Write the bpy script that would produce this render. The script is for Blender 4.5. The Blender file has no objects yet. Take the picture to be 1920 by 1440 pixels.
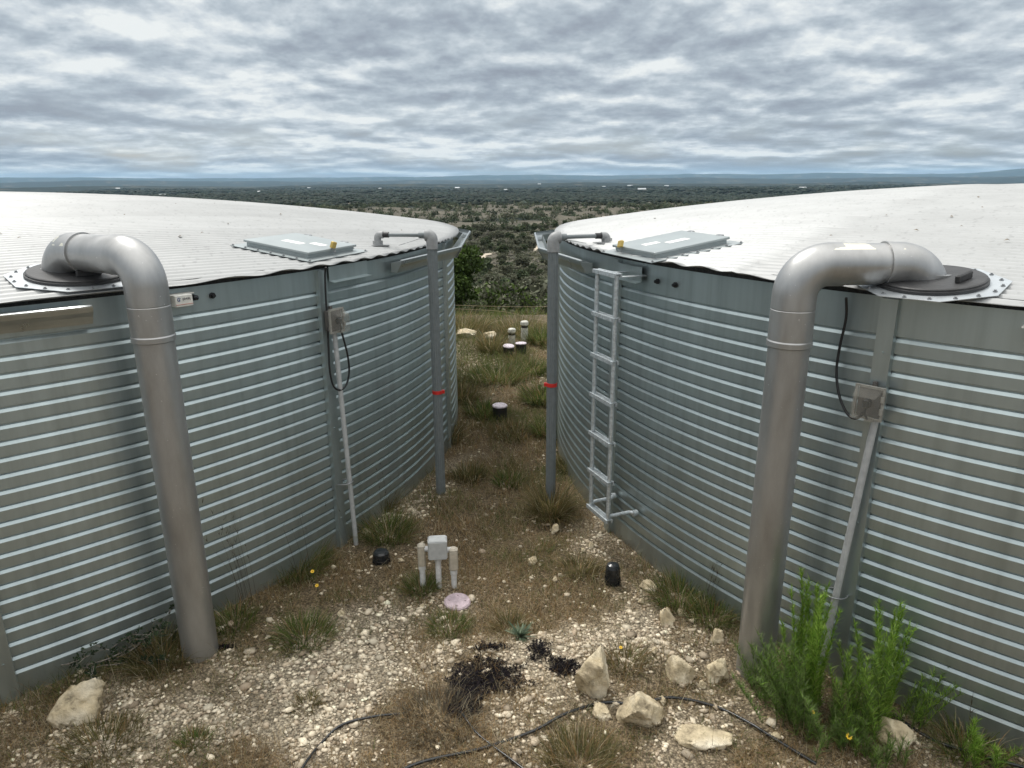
import bpy, math, random
import numpy as np
from mathutils import Vector, Matrix
R_ = math.radians
C = bpy.context.scene.collection
S = bpy.context.scene

# ------------------------------------------------------------------ camera
EYE = Vector((0, 0, 2.811)); PITCH = R_(16.229); RHO = -0.0054
X0 = Vector((1, 0, 0)); U0 = Vector((0, math.sin(PITCH), math.cos(PITCH)))
cx_ = X0 * math.cos(RHO) + U0 * math.sin(RHO); cy_ = -X0 * math.sin(RHO) + U0 * math.cos(RHO); cz_ = cx_.cross(cy_)
cam = bpy.data.cameras.new("camera"); cam.lens = 24.914; cam.sensor_width = 36; cam.sensor_fit = 'HORIZONTAL'
cam.clip_start = 0.05; cam.clip_end = 120000
co = bpy.data.objects.new("camera", cam); C.objects.link(co)
M4 = Matrix((cx_, cy_, cz_)).transposed().to_4x4(); M4.translation = EYE; co.matrix_world = M4
S.camera = co

# ------------------------------------------------------------------ light
S.view_settings.view_transform = 'Standard'; S.view_settings.look = 'None'
S.view_settings.exposure = 0.25; S.view_settings.gamma = 1
SUN_EL, SUN_AZ = 58.0, 125.0            # azimuth counter-clockwise from +X: the sun stands behind and left
sdir = Vector((math.cos(R_(SUN_EL)) * math.cos(R_(SUN_AZ)), math.cos(R_(SUN_EL)) * math.sin(R_(SUN_AZ)), math.sin(R_(SUN_EL))))
sl = bpy.data.lights.new("sun", 'SUN'); sl.energy = 1.9; sl.angle = R_(14); sl.color = (1.0, 0.965, 0.91)
so = bpy.data.objects.new("sun", sl); C.objects.link(so); so.rotation_euler = sdir.to_track_quat('Z', 'Y').to_euler()
so.location = (-20, 20, 40)

def node(nt, t, **kw):
    n = nt.nodes.new(t)
    for k, v in kw.items():
        if k.startswith('i_'): n.inputs[k[2:].replace('_', ' ')].default_value = v
        elif k.startswith('n_'): n.inputs[int(k[2:])].default_value = v
        else: setattr(n, k, v)
    return n
def mth(nt, op, a, b=None, c=None, clamp=False):
    n = nt.nodes.new('ShaderNodeMath'); n.operation = op; n.use_clamp = clamp
    for i, v in enumerate((a, b, c)):
        if v is None: continue
        if isinstance(v, (int, float)): n.inputs[i].default_value = v
        else: nt.links.new(v, n.inputs[i])
    return n.outputs[0]
def ramp(nt, fac, stops, interp='LINEAR'):
    n = nt.nodes.new('ShaderNodeValToRGB'); n.color_ramp.interpolation = interp
    e = n.color_ramp.elements
    while len(e) < len(stops): e.new(0.5)
    for el, (p, c) in zip(e, stops):
        el.position = p; el.color = (c[0], c[1], c[2], 1) if not isinstance(c, (int, float)) else (c, c, c, 1)
    nt.links.new(fac, n.inputs[0]); return n.outputs[0]
def mixc(nt, fac, a, b, mode='MIX'):
    n = nt.nodes.new('ShaderNodeMix'); n.data_type = 'RGBA'; n.blend_type = mode
    if isinstance(fac, (int, float)): n.inputs[0].default_value = fac
    else: nt.links.new(fac, n.inputs[0])
    for i, v in ((6, a), (7, b)):
        if isinstance(v, tuple): n.inputs[i].default_value = (v[0], v[1], v[2], 1)
        else: nt.links.new(v, n.inputs[i])
    return n.outputs[2]

W = bpy.data.worlds.new("World"); S.world = W; W.use_nodes = True
nt = W.node_tree; nt.nodes.clear(); L = nt.links.new
out = node(nt, 'ShaderNodeOutputWorld')
sky = node(nt, 'ShaderNodeTexSky', sky_type='NISHITA', sun_disc=False)
sky.sun_elevation = R_(SUN_EL); sky.sun_rotation = R_(90 - SUN_AZ); sky.altitude = 300; sky.dust_density = 2.5
bg1 = node(nt, 'ShaderNodeBackground'); bg1.inputs[1].default_value = 0.12; L(sky.outputs[0], bg1.inputs[0])
tc = node(nt, 'ShaderNodeTexCoord'); sx = node(nt, 'ShaderNodeSeparateXYZ'); L(tc.outputs['Generated'], sx.inputs[0])
zz = mth(nt, 'POWER', mth(nt, 'ADD', mth(nt, 'MAXIMUM', sx.outputs[2], 0.0), 0.05), 0.5)
cb = node(nt, 'ShaderNodeCombineXYZ')
L(mth(nt, 'DIVIDE', sx.outputs[0], zz), cb.inputs[0]); L(mth(nt, 'DIVIDE', sx.outputs[1], zz), cb.inputs[1])
def cloud(mul, scale, detail, rough, off):
    v = node(nt, 'ShaderNodeVectorMath', operation='MULTIPLY_ADD')
    v.inputs[1].default_value = (mul, mul, mul); v.inputs[2].default_value = off
    L(cb.outputs[0], v.inputs[0])
    n = node(nt, 'ShaderNodeTexNoise', noise_dimensions='3D'); n.inputs['Scale'].default_value = scale
    n.inputs['Detail'].default_value = detail; n.inputs['Roughness'].default_value = rough; n.inputs['Distortion'].default_value = 0.1
    L(v.outputs[0], n.inputs['Vector']); return n.outputs[0]
OFF = (3.1, 7.4, 0)
d1 = cloud(1.0, 2.3, 10, 0.56, OFF); d2 = cloud(1.034, 2.3, 8, 0.54, OFF)
big = cloud(1.0, 0.95, 3, 0.5, (11.0, 2.0, 4.0))
lit = mth(nt, 'MULTIPLY', mth(nt, 'SUBTRACT', d2, d1), 2.5)
bri = mth(nt, 'ADD', mth(nt, 'ADD', mth(nt, 'MULTIPLY', mth(nt, 'SUBTRACT', 0.5, d1), 1.5), lit), mth(nt, 'MULTIPLY', mth(nt, 'SUBTRACT', big, 0.5), 1.0))
pm = node(nt, 'ShaderNodeMapping'); pm.inputs['Scale'].default_value = (24, 24, 50); L(tc.outputs['Generated'], pm.inputs[0])
pn = node(nt, 'ShaderNodeTexNoise'); pn.inputs['Scale'].default_value = 1.0; pn.inputs['Detail'].default_value = 7; pn.inputs['Roughness'].default_value = .6; L(pm.outputs[0], pn.inputs['Vector'])
bri = mth(nt, 'ADD', bri, mth(nt, 'MULTIPLY', mth(nt, 'SUBTRACT', pn.outputs[0], 0.5), 0.85))
bri = mth(nt, 'ADD', bri, 0.57)
ccol = ramp(nt, bri, [(0.0, (0.255, 0.288, 0.34)), (0.30, (0.315, 0.36, 0.415)), (0.52, (0.395, 0.45, 0.50)), (0.74, (0.53, 0.58, 0.62)), (1.0, (0.72, 0.75, 0.75))])
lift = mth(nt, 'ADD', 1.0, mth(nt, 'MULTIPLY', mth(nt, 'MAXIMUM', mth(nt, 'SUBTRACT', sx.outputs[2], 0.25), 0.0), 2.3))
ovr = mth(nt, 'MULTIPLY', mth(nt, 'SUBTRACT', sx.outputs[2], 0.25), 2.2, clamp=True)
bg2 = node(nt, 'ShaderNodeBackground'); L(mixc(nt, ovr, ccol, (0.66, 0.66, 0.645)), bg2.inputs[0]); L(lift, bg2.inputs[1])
gapn = cloud(1.0, 1.3, 4, 0.5, (5.0, 1.0, 9.0))
near_h = mth(nt, 'SUBTRACT', 1.0, mth(nt, 'MULTIPLY', sx.outputs[2], 9.0), clamp=True)
gap = mth(nt, 'ADD', mth(nt, 'MULTIPLY', mth(nt, 'SUBTRACT', d1, 0.52), 3.4), mth(nt, 'MULTIPLY', mth(nt, 'SUBTRACT', gapn, 0.47), 2.2))
gap = mth(nt, 'MULTIPLY', gap, mth(nt, 'MULTIPLY', near_h, 0.7), clamp=True)
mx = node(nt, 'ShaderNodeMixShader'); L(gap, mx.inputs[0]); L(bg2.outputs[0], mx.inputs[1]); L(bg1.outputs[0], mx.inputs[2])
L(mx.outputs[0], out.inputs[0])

# ------------------------------------------------------------------ helpers
rng = np.random.default_rng(7); random.seed(7)
def _h(ix, iy, s):
    n = (ix.astype(np.int64) * 374761393 + iy.astype(np.int64) * 668265263 + s * 974634777) & 0x7fffffff
    n = ((n ^ (n >> 13)) * 1274126177) & 0x7fffffff
    return ((n ^ (n >> 16)) & 0xffffff) / 16777215.0
def vnoise(x, y, s=0):
    ix = np.floor(x); iy = np.floor(y); fx = x - ix; fy = y - iy
    fx = fx * fx * (3 - 2 * fx); fy = fy * fy * (3 - 2 * fy)
    a = _h(ix, iy, s); b = _h(ix + 1, iy, s); c = _h(ix, iy + 1, s); d = _h(ix + 1, iy + 1, s)
    return (a * (1 - fx) + b * fx) * (1 - fy) + (c * (1 - fx) + d * fx) * fy
def fbm(x, y, s=0, o=4, g=0.5):
    x = np.asarray(x, float); y = np.asarray(y, float); t = 0; a = 1; n = 0
    for k in range(o):
        t = t + a * vnoise(x * 2 ** k + 17.3 * k, y * 2 ** k - 9.1 * k, s + k); n += a; a *= g
    return t / n
def sm(a, b, x):
    t = np.clip((x - a) / (b - a), 0, 1); return t * t * (3 - 2 * t)

PROF = [(0, 0), (15, 0), (18, -.9), (25, -3.2), (40, -6.6), (80, -12.5), (150, -18.5), (250, -20), (400, -22), (800, -28), (1500, -38),
        (5000, -72), (9000, -100), (15000, -130), (45000, -150)]
_pr = np.log(np.array([max(a, 1) for a, b in PROF])); _pz = np.array([b for a, b in PROF], float)
def ground(x, y):
    x = np.asarray(x, float); y = np.asarray(y, float)
    r = np.hypot(x, y); lr = np.log(np.maximum(r, 1)); az = np.arctan2(x, np.maximum(y, 1e-6) if np.ndim(y) == 0 else y)
    z = np.interp(lr, _pr, _pz)
    # bank the photographer stands on
    z = z + 1.25 * sm(2.75, 0.3, y) * sm(16, 12, r)
    z = z + 0.05 * np.exp(-(((x + 0.02) / .5) ** 2 + ((y - 3.72) / .16) ** 2)) - 0.03 * np.exp(-(((x - .1) / .45) ** 2 + ((y - 4.1) / .2) ** 2))
    z = z + 0.10 * np.exp(-(((x + 0.8) / .5) ** 2 + ((y - 12.2) / .5) ** 2))
    near = sm(16, 13, r)
    z = z + near * (fbm(x * 2.2, y * 2.2, 3, 3) - .5) * 0.05
    z = z + sm(20, 60, r) * (fbm(x / 30, y / 30, 5, 3) - .5) * np.minimum(r * 0.02, 6)
    z = z + sm(600, 3000, r) * (fbm(x / 900, y / 900, 11, 4) - .5) * 42
    k = sm(5500, 8000, r) * sm(14000, 9500, r); z = z + k * 42 * fbm(az * 9, r / 2600, 21, 3)
    k = sm(13000, 17500, r) * sm(26000, 20000, r); z = z + k * (30 + 110 * fbm(az * 8 + 4, r / 6000, 31, 4))
    k = sm(25000, 30500, r) * sm(44000, 36000, r)
    z = z + k * (110 + 185 * fbm(az * 7 + 11, r / 15000, 41, 5, .55) + 190 * np.exp(-((az - .62) / .05) ** 2))
    return z
def gz(x, y): return float(ground(np.array([x]), np.array([y]))[0])

def setp(o, label=None, cat=None, group=None, kind=None):
    if label: o['label'] = label
    if cat: o['category'] = cat
    if group: o['group'] = group
    if kind: o['kind'] = kind
    return o
def big_mesh(name, V, F, mat, smooth=False, parent=None, color=None, loc=None):
    """V (n,3); F list of arrays (m,k)."""
    me = bpy.data.meshes.new(name); V = np.ascontiguousarray(V, np.float32)
    me.vertices.add(len(V)); me.vertices.foreach_set('co', V.ravel())
    Fs = [np.asarray(f, np.int32) for f in F if len(f)]
    tot = sum(f.size for f in Fs); nf = sum(len(f) for f in Fs)
    me.loops.add(tot); me.loops.foreach_set('vertex_index', np.concatenate([f.ravel() for f in Fs]))
    st = []; s = 0
    for f in Fs: st.append(s + np.arange(len(f)) * f.shape[1]); s += f.size
    me.polygons.add(nf); me.polygons.foreach_set('loop_start', np.concatenate(st).astype(np.int32))
    if smooth: me.polygons.foreach_set('use_smooth', np.ones(nf, bool))
    if color is not None:
        a = me.color_attributes.new('Col', 'FLOAT_COLOR', 'POINT'); c = np.ones((len(V), 4), np.float32); c[:, :color.shape[1]] = color
        a.data.foreach_set('color', c.ravel())
    me.update(calc_edges=True); me.validate()
    me.materials.append(mat)
    o = bpy.data.objects.new(name, me); C.objects.link(o)
    if parent: o.parent = parent
    if loc: o.location = loc
    return o
class MB:
    def __init__(s): s.v = []; s.f = []; s.sm = []
    def add(s, vs, fs, smooth=False):
        b = len(s.v); s.v += [tuple(v) for v in vs]; s.f += [tuple(i + b for i in f) for f in fs]; s.sm += [smooth] * len(fs); return s
    def box(s, c, d, rz=0, bev=0.0, M=None):
        hx, hy, hz = d[0] / 2, d[1] / 2, d[2] / 2; c = Vector(c)
        Rm = M.to_3x3() if M else Matrix.Rotation(rz, 3, 'Z')
        if bev <= 0:
            vs = [c + Rm @ Vector((x * hx, y * hy, z * hz)) for x in (-1, 1) for y in (-1, 1) for z in (-1, 1)]
            return s.add(vs, [(0, 1, 3, 2), (4, 6, 7, 5), (0, 4, 5, 1), (2, 3, 7, 6), (0, 2, 6, 4), (1, 5, 7, 3)])
        # chamfered box: octagonal rings
        rings = []
        for z, ins in ((-hz, bev), (-hz + bev, 0), (hz - bev, 0), (hz, bev)):
            a, b = hx - ins, hy - ins; k = bev
            rings.append([(a, -b + k), (a, b - k), (a - k, b), (-a + k, b), (-a, b - k), (-a, -b + k), (-a + k, -b), (a - k, -b)])
        vs = []; fs = []
        for (z, r) in zip((-hz, -hz + bev, hz - bev, hz), rings): vs += [c + Rm @ Vector((p[0], p[1], z)) for p in r]
        for k in range(3):
            for i in range(8): fs.append((k * 8 + i, k * 8 + (i + 1) % 8, k * 8 + 8 + (i + 1) % 8, k * 8 + 8 + i))
        fs.append(tuple(range(7, -1, -1))); fs.append(tuple(range(24, 32)))
        return s.add(vs, fs)
    def tube(s, pts, rad, n=12, cap=True, smooth=True, prof=None):
        pts = [Vector(p) for p in pts]; m = len(pts)
        if isinstance(rad, (int, float)): rad = [rad] * m
        T = []
        for i in range(m):
            a = pts[min(i + 1, m - 1)] - pts[max(i - 1, 0)]
            if a.length < 1e-9: a = T[-1] if T else Vector((0, 0, 1))
            T.append(a.normalized())
        up = Vector((0, 0, 1)) if abs(T[0].z) < .9 else Vector((1, 0, 0))
        N = (up - T[0] * up.dot(T[0])).normalized(); vs = []; fs = []
        for i in range(m):
            N = (N - T[i] * N.dot(T[i])).normalized(); B = T[i].cross(N)
            for k in range(n):
                a = 2 * math.pi * k / n; q = prof(a) if prof else 1
                vs.append(pts[i] + (N * math.cos(a) + B * math.sin(a)) * rad[i] * q)
        for i in range(m - 1):
            for k in range(n):
                fs.append((i * n + k, i * n + (k + 1) % n, (i + 1) * n + (k + 1) % n, (i + 1) * n + k))
        s.add(vs, fs, smooth)
        if cap:
            b = len(s.v) - len(vs)
            s.add([s.v[b + k] for k in range(n)][::-1], [tuple(range(n))]); s.add([s.v[b + (m - 1) * n + k] for k in range(n)], [tuple(range(n))])
        return s
    def lathe(s, prof, n=24, c=(0, 0, 0), smooth=True, M=None):
        """prof: (r,z) list; consecutive equal duplicated points give sharp corners."""
        c = Vector(c)
        for (a, b) in zip(prof[:-1], prof[1:]):
            if a == b: continue
            vs = []
            for (r, z) in (a, b):
                for k in range(n):
                    p = Vector((r * math.cos(2 * math.pi * k / n), r * math.sin(2 * math.pi * k / n), z))
                    vs.append(c + (M.to_3x3() @ p if M else p))
            s.add(vs, [(k, (k + 1) % n, n + (k + 1) % n, n + k) for k in range(n)], smooth)
        return s
    def build(s, name, mat, parent=None, loc=None, rz=None):
        me = bpy.data.meshes.new(name); me.from_pydata(s.v, [], s.f); me.update()
        me.polygons.foreach_set('use_smooth', s.sm)
        if mat: me.materials.append(mat)
        o = bpy.data.objects.new(name, me); C.objects.link(o)
        if parent: o.parent = parent
        if loc is not None: o.location = loc
        if rz is not None: o.rotation_euler = (0, 0, rz)
        return o
def empty(name, loc, rz=0, label=None, cat=None, group=None, parent=None):
    o = bpy.data.objects.new(name, None); C.objects.link(o); o.location = loc; o.rotation_euler = (0, 0, rz); o.empty_display_size = .1
    if parent: o.parent = parent
    return setp(o, label, cat, group)
def copy_tree(o, parent=None):
    c = o.copy(); C.objects.link(c); c.parent = parent
    for ch in list(o.children): copy_tree(ch, c)
    return c
def arc(p0, p1, p2, rad, n=10):
    """rounded corner path through p0 -> corner p1 -> p2"""
    p0, p1, p2 = Vector(p0), Vector(p1), Vector(p2); a = (p0 - p1).normalized(); b = (p2 - p1).normalized()
    th = a.angle(b); d = rad / math.tan(th / 2); s0 = p1 + a * d; s1 = p1 + b * d
    cen = p1 + (a + b).normalized() * (rad / math.sin(th / 2))
    v0 = (s0 - cen); v1 = (s1 - cen); tot = v0.angle(v1); ax = v0.cross(v1).normalized()
    return [cen + Matrix.Rotation(tot * i / n, 3, ax) @ v0 for i in range(n + 1)]

# ------------------------------------------------------------------ materials
def mat(name, col, rough=.5, metal=0, var=0.0, vscale=3, bump=0, bscale=40, spec=.5, coat=0, streak=0, objc=True):
    m = bpy.data.materials.new(name); m.use_nodes = True; t = m.node_tree; b = t.nodes['Principled BSDF']
    b.inputs['Base Color'].default_value = (*col, 1); b.inputs['Roughness'].default_value = rough
    b.inputs['Metallic'].default_value = metal; b.inputs['Specular IOR Level'].default_value = spec
    tcn = node(t, 'ShaderNodeTexCoord')
    if var or streak:
        n = node(t, 'ShaderNodeTexNoise'); n.inputs['Scale'].default_value = vscale; n.inputs['Detail'].default_value = 5; n.inputs['Roughness'].default_value = .6
        mp = node(t, 'ShaderNodeMapping'); mp.inputs['Scale'].default_value = (1, 1, .18 if streak else 1)
        t.links.new(tcn.outputs['Object'], mp.inputs[0]); t.links.new(mp.outputs[0], n.inputs['Vector'])
        v = var or streak
        c = ramp(t, n.outputs[0], [(.3, tuple(x * (1 - v) for x in col)), (.7, tuple(min(1, x * (1 + v)) for x in col))])
        t.links.new(c, b.inputs['Base Color'])
        t.links.new(mth(t, 'MULTIPLY_ADD', n.outputs[0], .16, rough - .12), b.inputs['Roughness'])
    if bump:
        n2 = node(t, 'ShaderNodeTexNoise'); n2.inputs['Scale'].default_value = bscale; n2.inputs['Detail'].default_value = 4
        t.links.new(tcn.outputs['Object'], n2.inputs['Vector'])
        bp = node(t, 'ShaderNodeBump'); bp.inputs['Strength'].default_value = bump; bp.inputs['Distance'].default_value = .01
        t.links.new(n2.outputs[0], bp.inputs['Height']); t.links.new(bp.outputs[0], b.inputs['Normal'])
    return m
def colmat(name, rough=.8, trans=0, bump=0, bscale=60, var=.25, vscale=20):
    m = bpy.data.materials.new(name); m.use_nodes = True; t = m.node_tree; b = t.nodes['Principled BSDF']
    a = node(t, 'ShaderNodeVertexColor'); a.layer_name = 'Col'; tcn = node(t, 'ShaderNodeTexCoord')
    n = node(t, 'ShaderNodeTexNoise'); n.inputs['Scale'].default_value = vscale; n.inputs['Detail'].default_value = 4
    t.links.new(tcn.outputs['Object'], n.inputs['Vector'])
    f = ramp(t, n.outputs[0], [(.3, 1 - var), (.7, 1 + var)])
    c = mixc(t, 1.0, a.outputs[0], f, 'MULTIPLY'); t.links.new(c, b.inputs['Base Color'])
    b.inputs['Roughness'].default_value = rough; b.inputs['Specular IOR Level'].default_value = .25
    if bump:
        bp = node(t, 'ShaderNodeBump'); bp.inputs['Strength'].default_value = bump; bp.inputs['Distance'].default_value = .004
        n2 = node(t, 'ShaderNodeTexNoise'); n2.inputs['Scale'].default_value = bscale; n2.inputs['Detail'].default_value = 3
        t.links.new(tcn.outputs['Object'], n2.inputs['Vector']); t.links.new(n2.outputs[0], bp.inputs['Height']); t.links.new(bp.outputs[0], b.inputs['Normal'])
    if trans:
        tr = node(t, 'ShaderNodeBsdfTranslucent'); t.links.new(c, tr.inputs[0]); ms = node(t, 'ShaderNodeMixShader'); ms.inputs[0].default_value = trans
        o = t.nodes['Material Output']; t.links.new(b.outputs[0], ms.inputs[1]); t.links.new(tr.outputs[0], ms.inputs[2]); t.links.new(ms.outputs[0], o.inputs[0])
    return m
M_zinc = mat('zinc_steel', (.40, .462, .468), .40, .80, streak=.10, vscale=2.2, bump=.03, bscale=3)
M_zinc2 = mat('zinc_trim', (.40, .455, .457), .40, .8, streak=.12, vscale=9)
M_gutter = mat('gutter_steel', (.42, .45, .45), .34, .85, var=.1, vscale=8)
M_foam = mat('eave_filler', (.055, .055, .052), .95, 0, var=.4, vscale=60, bump=.8, bscale=120)
M_galv = mat('galvanised_steel', (.50, .54, .56), .5, .55, var=.28, vscale=45)
M_pvc = mat('grey_plastic', (.165, .185, .19), .5, 0, var=.12, vscale=25)
M_pvc_l = mat('light_grey_plastic', (.40, .41, .41), .5, 0, var=.15, vscale=20)
M_pvc_m = mat('mid_grey_plastic', (.27, .275, .275), .55, 0, var=.15, vscale=30)
M_black = mat('black_rubber', (.012, .012, .013), .5, 0)
M_blackp = mat('black_plastic', (.016, .018, .02), .3, 0, var=.3, vscale=30)
M_lid = mat('lid_plastic', (.03, .03, .031), .55, 0, var=.55, vscale=9, bump=.2, bscale=60)
M_hatch = mat('hatch_steel', (.33, .365, .37), .45, .35, var=.06, vscale=5)
M_plate = mat('plate_steel', (.50, .53, .55), .42, .6, var=.1, vscale=12)
M_paper = mat('paper', (.83, .83, .80), .6, 0, var=.03)
M_brass = mat('brass', (.50, .36, .10), .5, .4, var=.15, vscale=60)
M_screw = mat('screw', (.30, .31, .32), .4, .7)
M_red = mat('red_tape', (.55, .025, .02), .45, 0, var=.1)
M_white = mat('white_plastic', (.68, .67, .62), .55, 0, var=.12, vscale=30)
M_whitepeel = mat('peeling_white_paint', (.62, .62, .62), .6, 0, var=.2, vscale=40, bump=.3, bscale=80)
M_beige = mat('beige_plastic', (.42, .38, .31), .6, 0, var=.18, vscale=30)
M_purple = mat('faded_purple_plastic', (.44, .35, .38), .7, 0, var=.3, vscale=25, bump=.3, bscale=70)
M_darkpipe = mat('dark_pipe', (.02, .018, .02), .6, 0, var=.3)
M_clear = bpy.data.materials.new('smoky_clear_plastic'); M_clear.use_nodes = True
_b = M_clear.node_tree.nodes['Principled BSDF']; _b.inputs['Base Color'].default_value = (.36, .35, .31, 1); _b.inputs['Roughness'].default_value = .18
_b.inputs['Alpha'].default_value = .13
M_boxback = mat('box_grey', (.11, .10, .09), .6, 0, var=.25, vscale=30)
M_frame = mat('smoky_frame', (.30, .29, .26), .35, 0, var=.2, vscale=40)
M_rope = mat('rope', (.30, .24, .15), .8)
M_ink = mat('ink', (.03, .03, .05), .6); M_inkb = mat('ink_blue', (.05, .08, .22), .6); M_inkr = mat('ink_red', (.5, .2, .15), .6)
M_roofw = None

def roof_material():
    m = bpy.data.materials.new('white_roof_paint'); m.use_nodes = True; t = m.node_tree; b = t.nodes['Principled BSDF']
    a = node(t, 'ShaderNodeVertexColor'); a.layer_name = 'Col'; tcn = node(t, 'ShaderNodeTexCoord')
    n = node(t, 'ShaderNodeTexNoise'); n.inputs['Scale'].default_value = 2.5; n.inputs['Detail'].default_value = 7; n.inputs['Roughness'].default_value = .65
    t.links.new(tcn.outputs['Object'], n.inputs['Vector'])
    f = ramp(t, n.outputs[0], [(.3, .86), (.60, 1.0)])
    n2 = node(t, 'ShaderNodeTexNoise'); n2.inputs['Scale'].default_value = 26; n2.inputs['Detail'].default_value = 5
    t.links.new(tcn.outputs['Object'], n2.inputs['Vector']); f2 = ramp(t, n2.outputs[0], [(.30, .80), (.42, 1.0)])
    t.links.new(mixc(t, 1, mixc(t, 1, a.outputs[0], f, 'MULTIPLY'), f2, 'MULTIPLY'), b.inputs['Base Color'])
    b.inputs['Roughness'].default_value = .45; return m
M_roofw = roof_material()

def add_dirt(m):
    t = m.node_tree; b = t.nodes['Principled BSDF']; src = b.inputs['Base Color'].links[0].from_socket
    tcn = node(t, 'ShaderNodeTexCoord'); sp = node(t, 'ShaderNodeSeparateXYZ'); t.links.new(tcn.outputs['Object'], sp.inputs[0])
    n = node(t, 'ShaderNodeTexNoise'); n.inputs['Scale'].default_value = 5; n.inputs['Detail'].default_value = 9; n.inputs['Roughness'].default_value = .75; t.links.new(tcn.outputs['Object'], n.inputs['Vector'])
    h = mth(t, 'SUBTRACT', 1.0, mth(t, 'MULTIPLY', sp.outputs[2], 2.6), clamp=True)
    k = mth(t, 'MULTIPLY', mth(t, 'MULTIPLY', h, h), mth(t, 'MULTIPLY', mth(t, 'SUBTRACT', n.outputs[0], .36), 3.2, clamp=True), clamp=True)
    c = mixc(t, mth(t, 'MULTIPLY', k, .6), src, (.30, .26, .20))
    n2 = node(t, 'ShaderNodeTexNoise'); n2.inputs['Scale'].default_value = 1; n2.inputs['Detail'].default_value = 6; n2.inputs['Roughness'].default_value = .6
    mp = node(t, 'ShaderNodeMapping'); mp.inputs['Scale'].default_value = (14, 14, .7); t.links.new(tcn.outputs['Object'], mp.inputs[0]); t.links.new(mp.outputs[0], n2.inputs['Vector'])
    f = ramp(t, n2.outputs[0], [(.3, .86), (.5, 1.0), (.72, 1.08)]); t.links.new(mixc(t, 1, c, f, 'MULTIPLY'), b.inputs['Base Color'])
add_dirt(M_zinc)
def pipe_material():
    m = bpy.data.materials.new('silver_painted_pipe'); m.use_nodes = True; t = m.node_tree; b = t.nodes['Principled BSDF']
    tcn = node(t, 'ShaderNodeTexCoord')
    mp = node(t, 'ShaderNodeMapping'); mp.inputs['Scale'].default_value = (1, 1, .25); t.links.new(tcn.outputs['Object'], mp.inputs[0])
    n = node(t, 'ShaderNodeTexNoise'); n.inputs['Scale'].default_value = 6; n.inputs['Detail'].default_value = 7; n.inputs['Roughness'].default_value = .65
    t.links.new(mp.outputs[0], n.inputs['Vector'])
    base = ramp(t, n.outputs[0], [(.28, (.30, .30, .295)), (.5, (.39, .39, .386)), (.75, (.48, .48, .475))])
    # flaked spots near the top where the cream plastic below shows
    n2 = node(t, 'ShaderNodeTexNoise'); n2.inputs['Scale'].default_value = 7.5; n2.inputs['Detail'].default_value = 3; n2.inputs['Roughness'].default_value = .5
    t.links.new(tcn.outputs['Object'], n2.inputs['Vector'])
    sp = node(t, 'ShaderNodeSeparateXYZ'); t.links.new(tcn.outputs['Object'], sp.inputs[0])
    hi = mth(t, 'MULTIPLY', mth(t, 'SUBTRACT', sp.outputs[2], 2.43), 9, clamp=True)
    k = mth(t, 'MULTIPLY', mth(t, 'SUBTRACT', n2.outputs[0], .60), 60, clamp=True); k = mth(t, 'MULTIPLY', k, mth(t, 'GREATER_THAN', hi, .35))
    n3 = node(t, 'ShaderNodeTexNoise'); n3.inputs['Scale'].default_value = 70; n3.inputs['Detail'].default_value = 2; t.links.new(tcn.outputs['Object'], n3.inputs['Vector'])
    sc = mth(t, 'MULTIPLY', mth(t, 'SUBTRACT', n3.outputs[0], .735), 40, clamp=True)
    c = mixc(t, sc, base, (.62, .62, .62)); c = mixc(t, k, c, (.74, .71, .60))
    t.links.new(c, b.inputs['Base Color']); b.inputs['Metallic'].default_value = .72
    t.links.new(mth(t, 'MULTIPLY_ADD', n.outputs[0], .3, .22), b.inputs['Roughness'])
    bp = node(t, 'ShaderNodeBump'); bp.inputs['Strength'].default_value = .12; bp.inputs['Distance'].default_value = .01
    t.links.new(n.outputs[0], bp.inputs['Height']); t.links.new(bp.outputs[0], b.inputs['Normal'])
    return m
M_pipe = pipe_material()

# ------------------------------------------------------------------ the ground, one sheet to the horizon
GR = [(-.87, 3.76, .35, 1), (-1.0, 3.47, .35, 1), (-.76, 4.15, .25, 1), (-.01, 3.70, .3, 1), (-1.42, 3.43, .3, 1), (-1.98, 3.25, .35, .9), (-2.1, 3.0, .35, 1),
      (-1.02, 3.06, .3, .7), (.52, 4.0, .3, .8), (.25, 3.65, .3, .7), (.9, 5.2, .4, .8), (-.76, 10.9, .5, 1.3), (-.5, 10.2, .4, 1.2), (-.75, 11.6, .4, 1.2), (-1.07, 5.9, .45, 1),
      (0, 3.05, .3, .5), (.85, 2.97, .35, .6), (.53, 4.9, .3, .6), (.85, 3.96, .35, .6), (1.2, 3.35, .4, .7), (2.1, 3.0, .3, .5), (.6, 9.6, .35, .8), (.75, 7, .4, .4), (-.5, 6.6, .3, .4)]
BR = [(-.6, 14.2, 1.3, 1.0), (.9, 14.2, 1.3, 1.0), (-.27, 5.1, .55, 1.1), (-1.31, 4.55, .33, 1), (-1.75, 4.28, .33, 1), (.15, 4.42, .33, .9), (.5, 4.35, .22, .8), (0.05, 4.05, .2, .9), (-.05, 6, .5, .9), (-.3, 7.8, .7, .9), (.14, 5.75, .5, .9),
      (-2.1, 3.62, .25, .9), (-.75, 3.20, .17, .7), (-.45, 3.12, .25, .7), (.63, 2.9, .3, .6), (-.17, 2.85, .2, .6), (-1.28, 2.95, .2, .5), (0, 7, .6, .8), (.2, 9, .5, .8), (.15, 12, .8, .9), (1.5, 3.1, .45, .7)]
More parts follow.
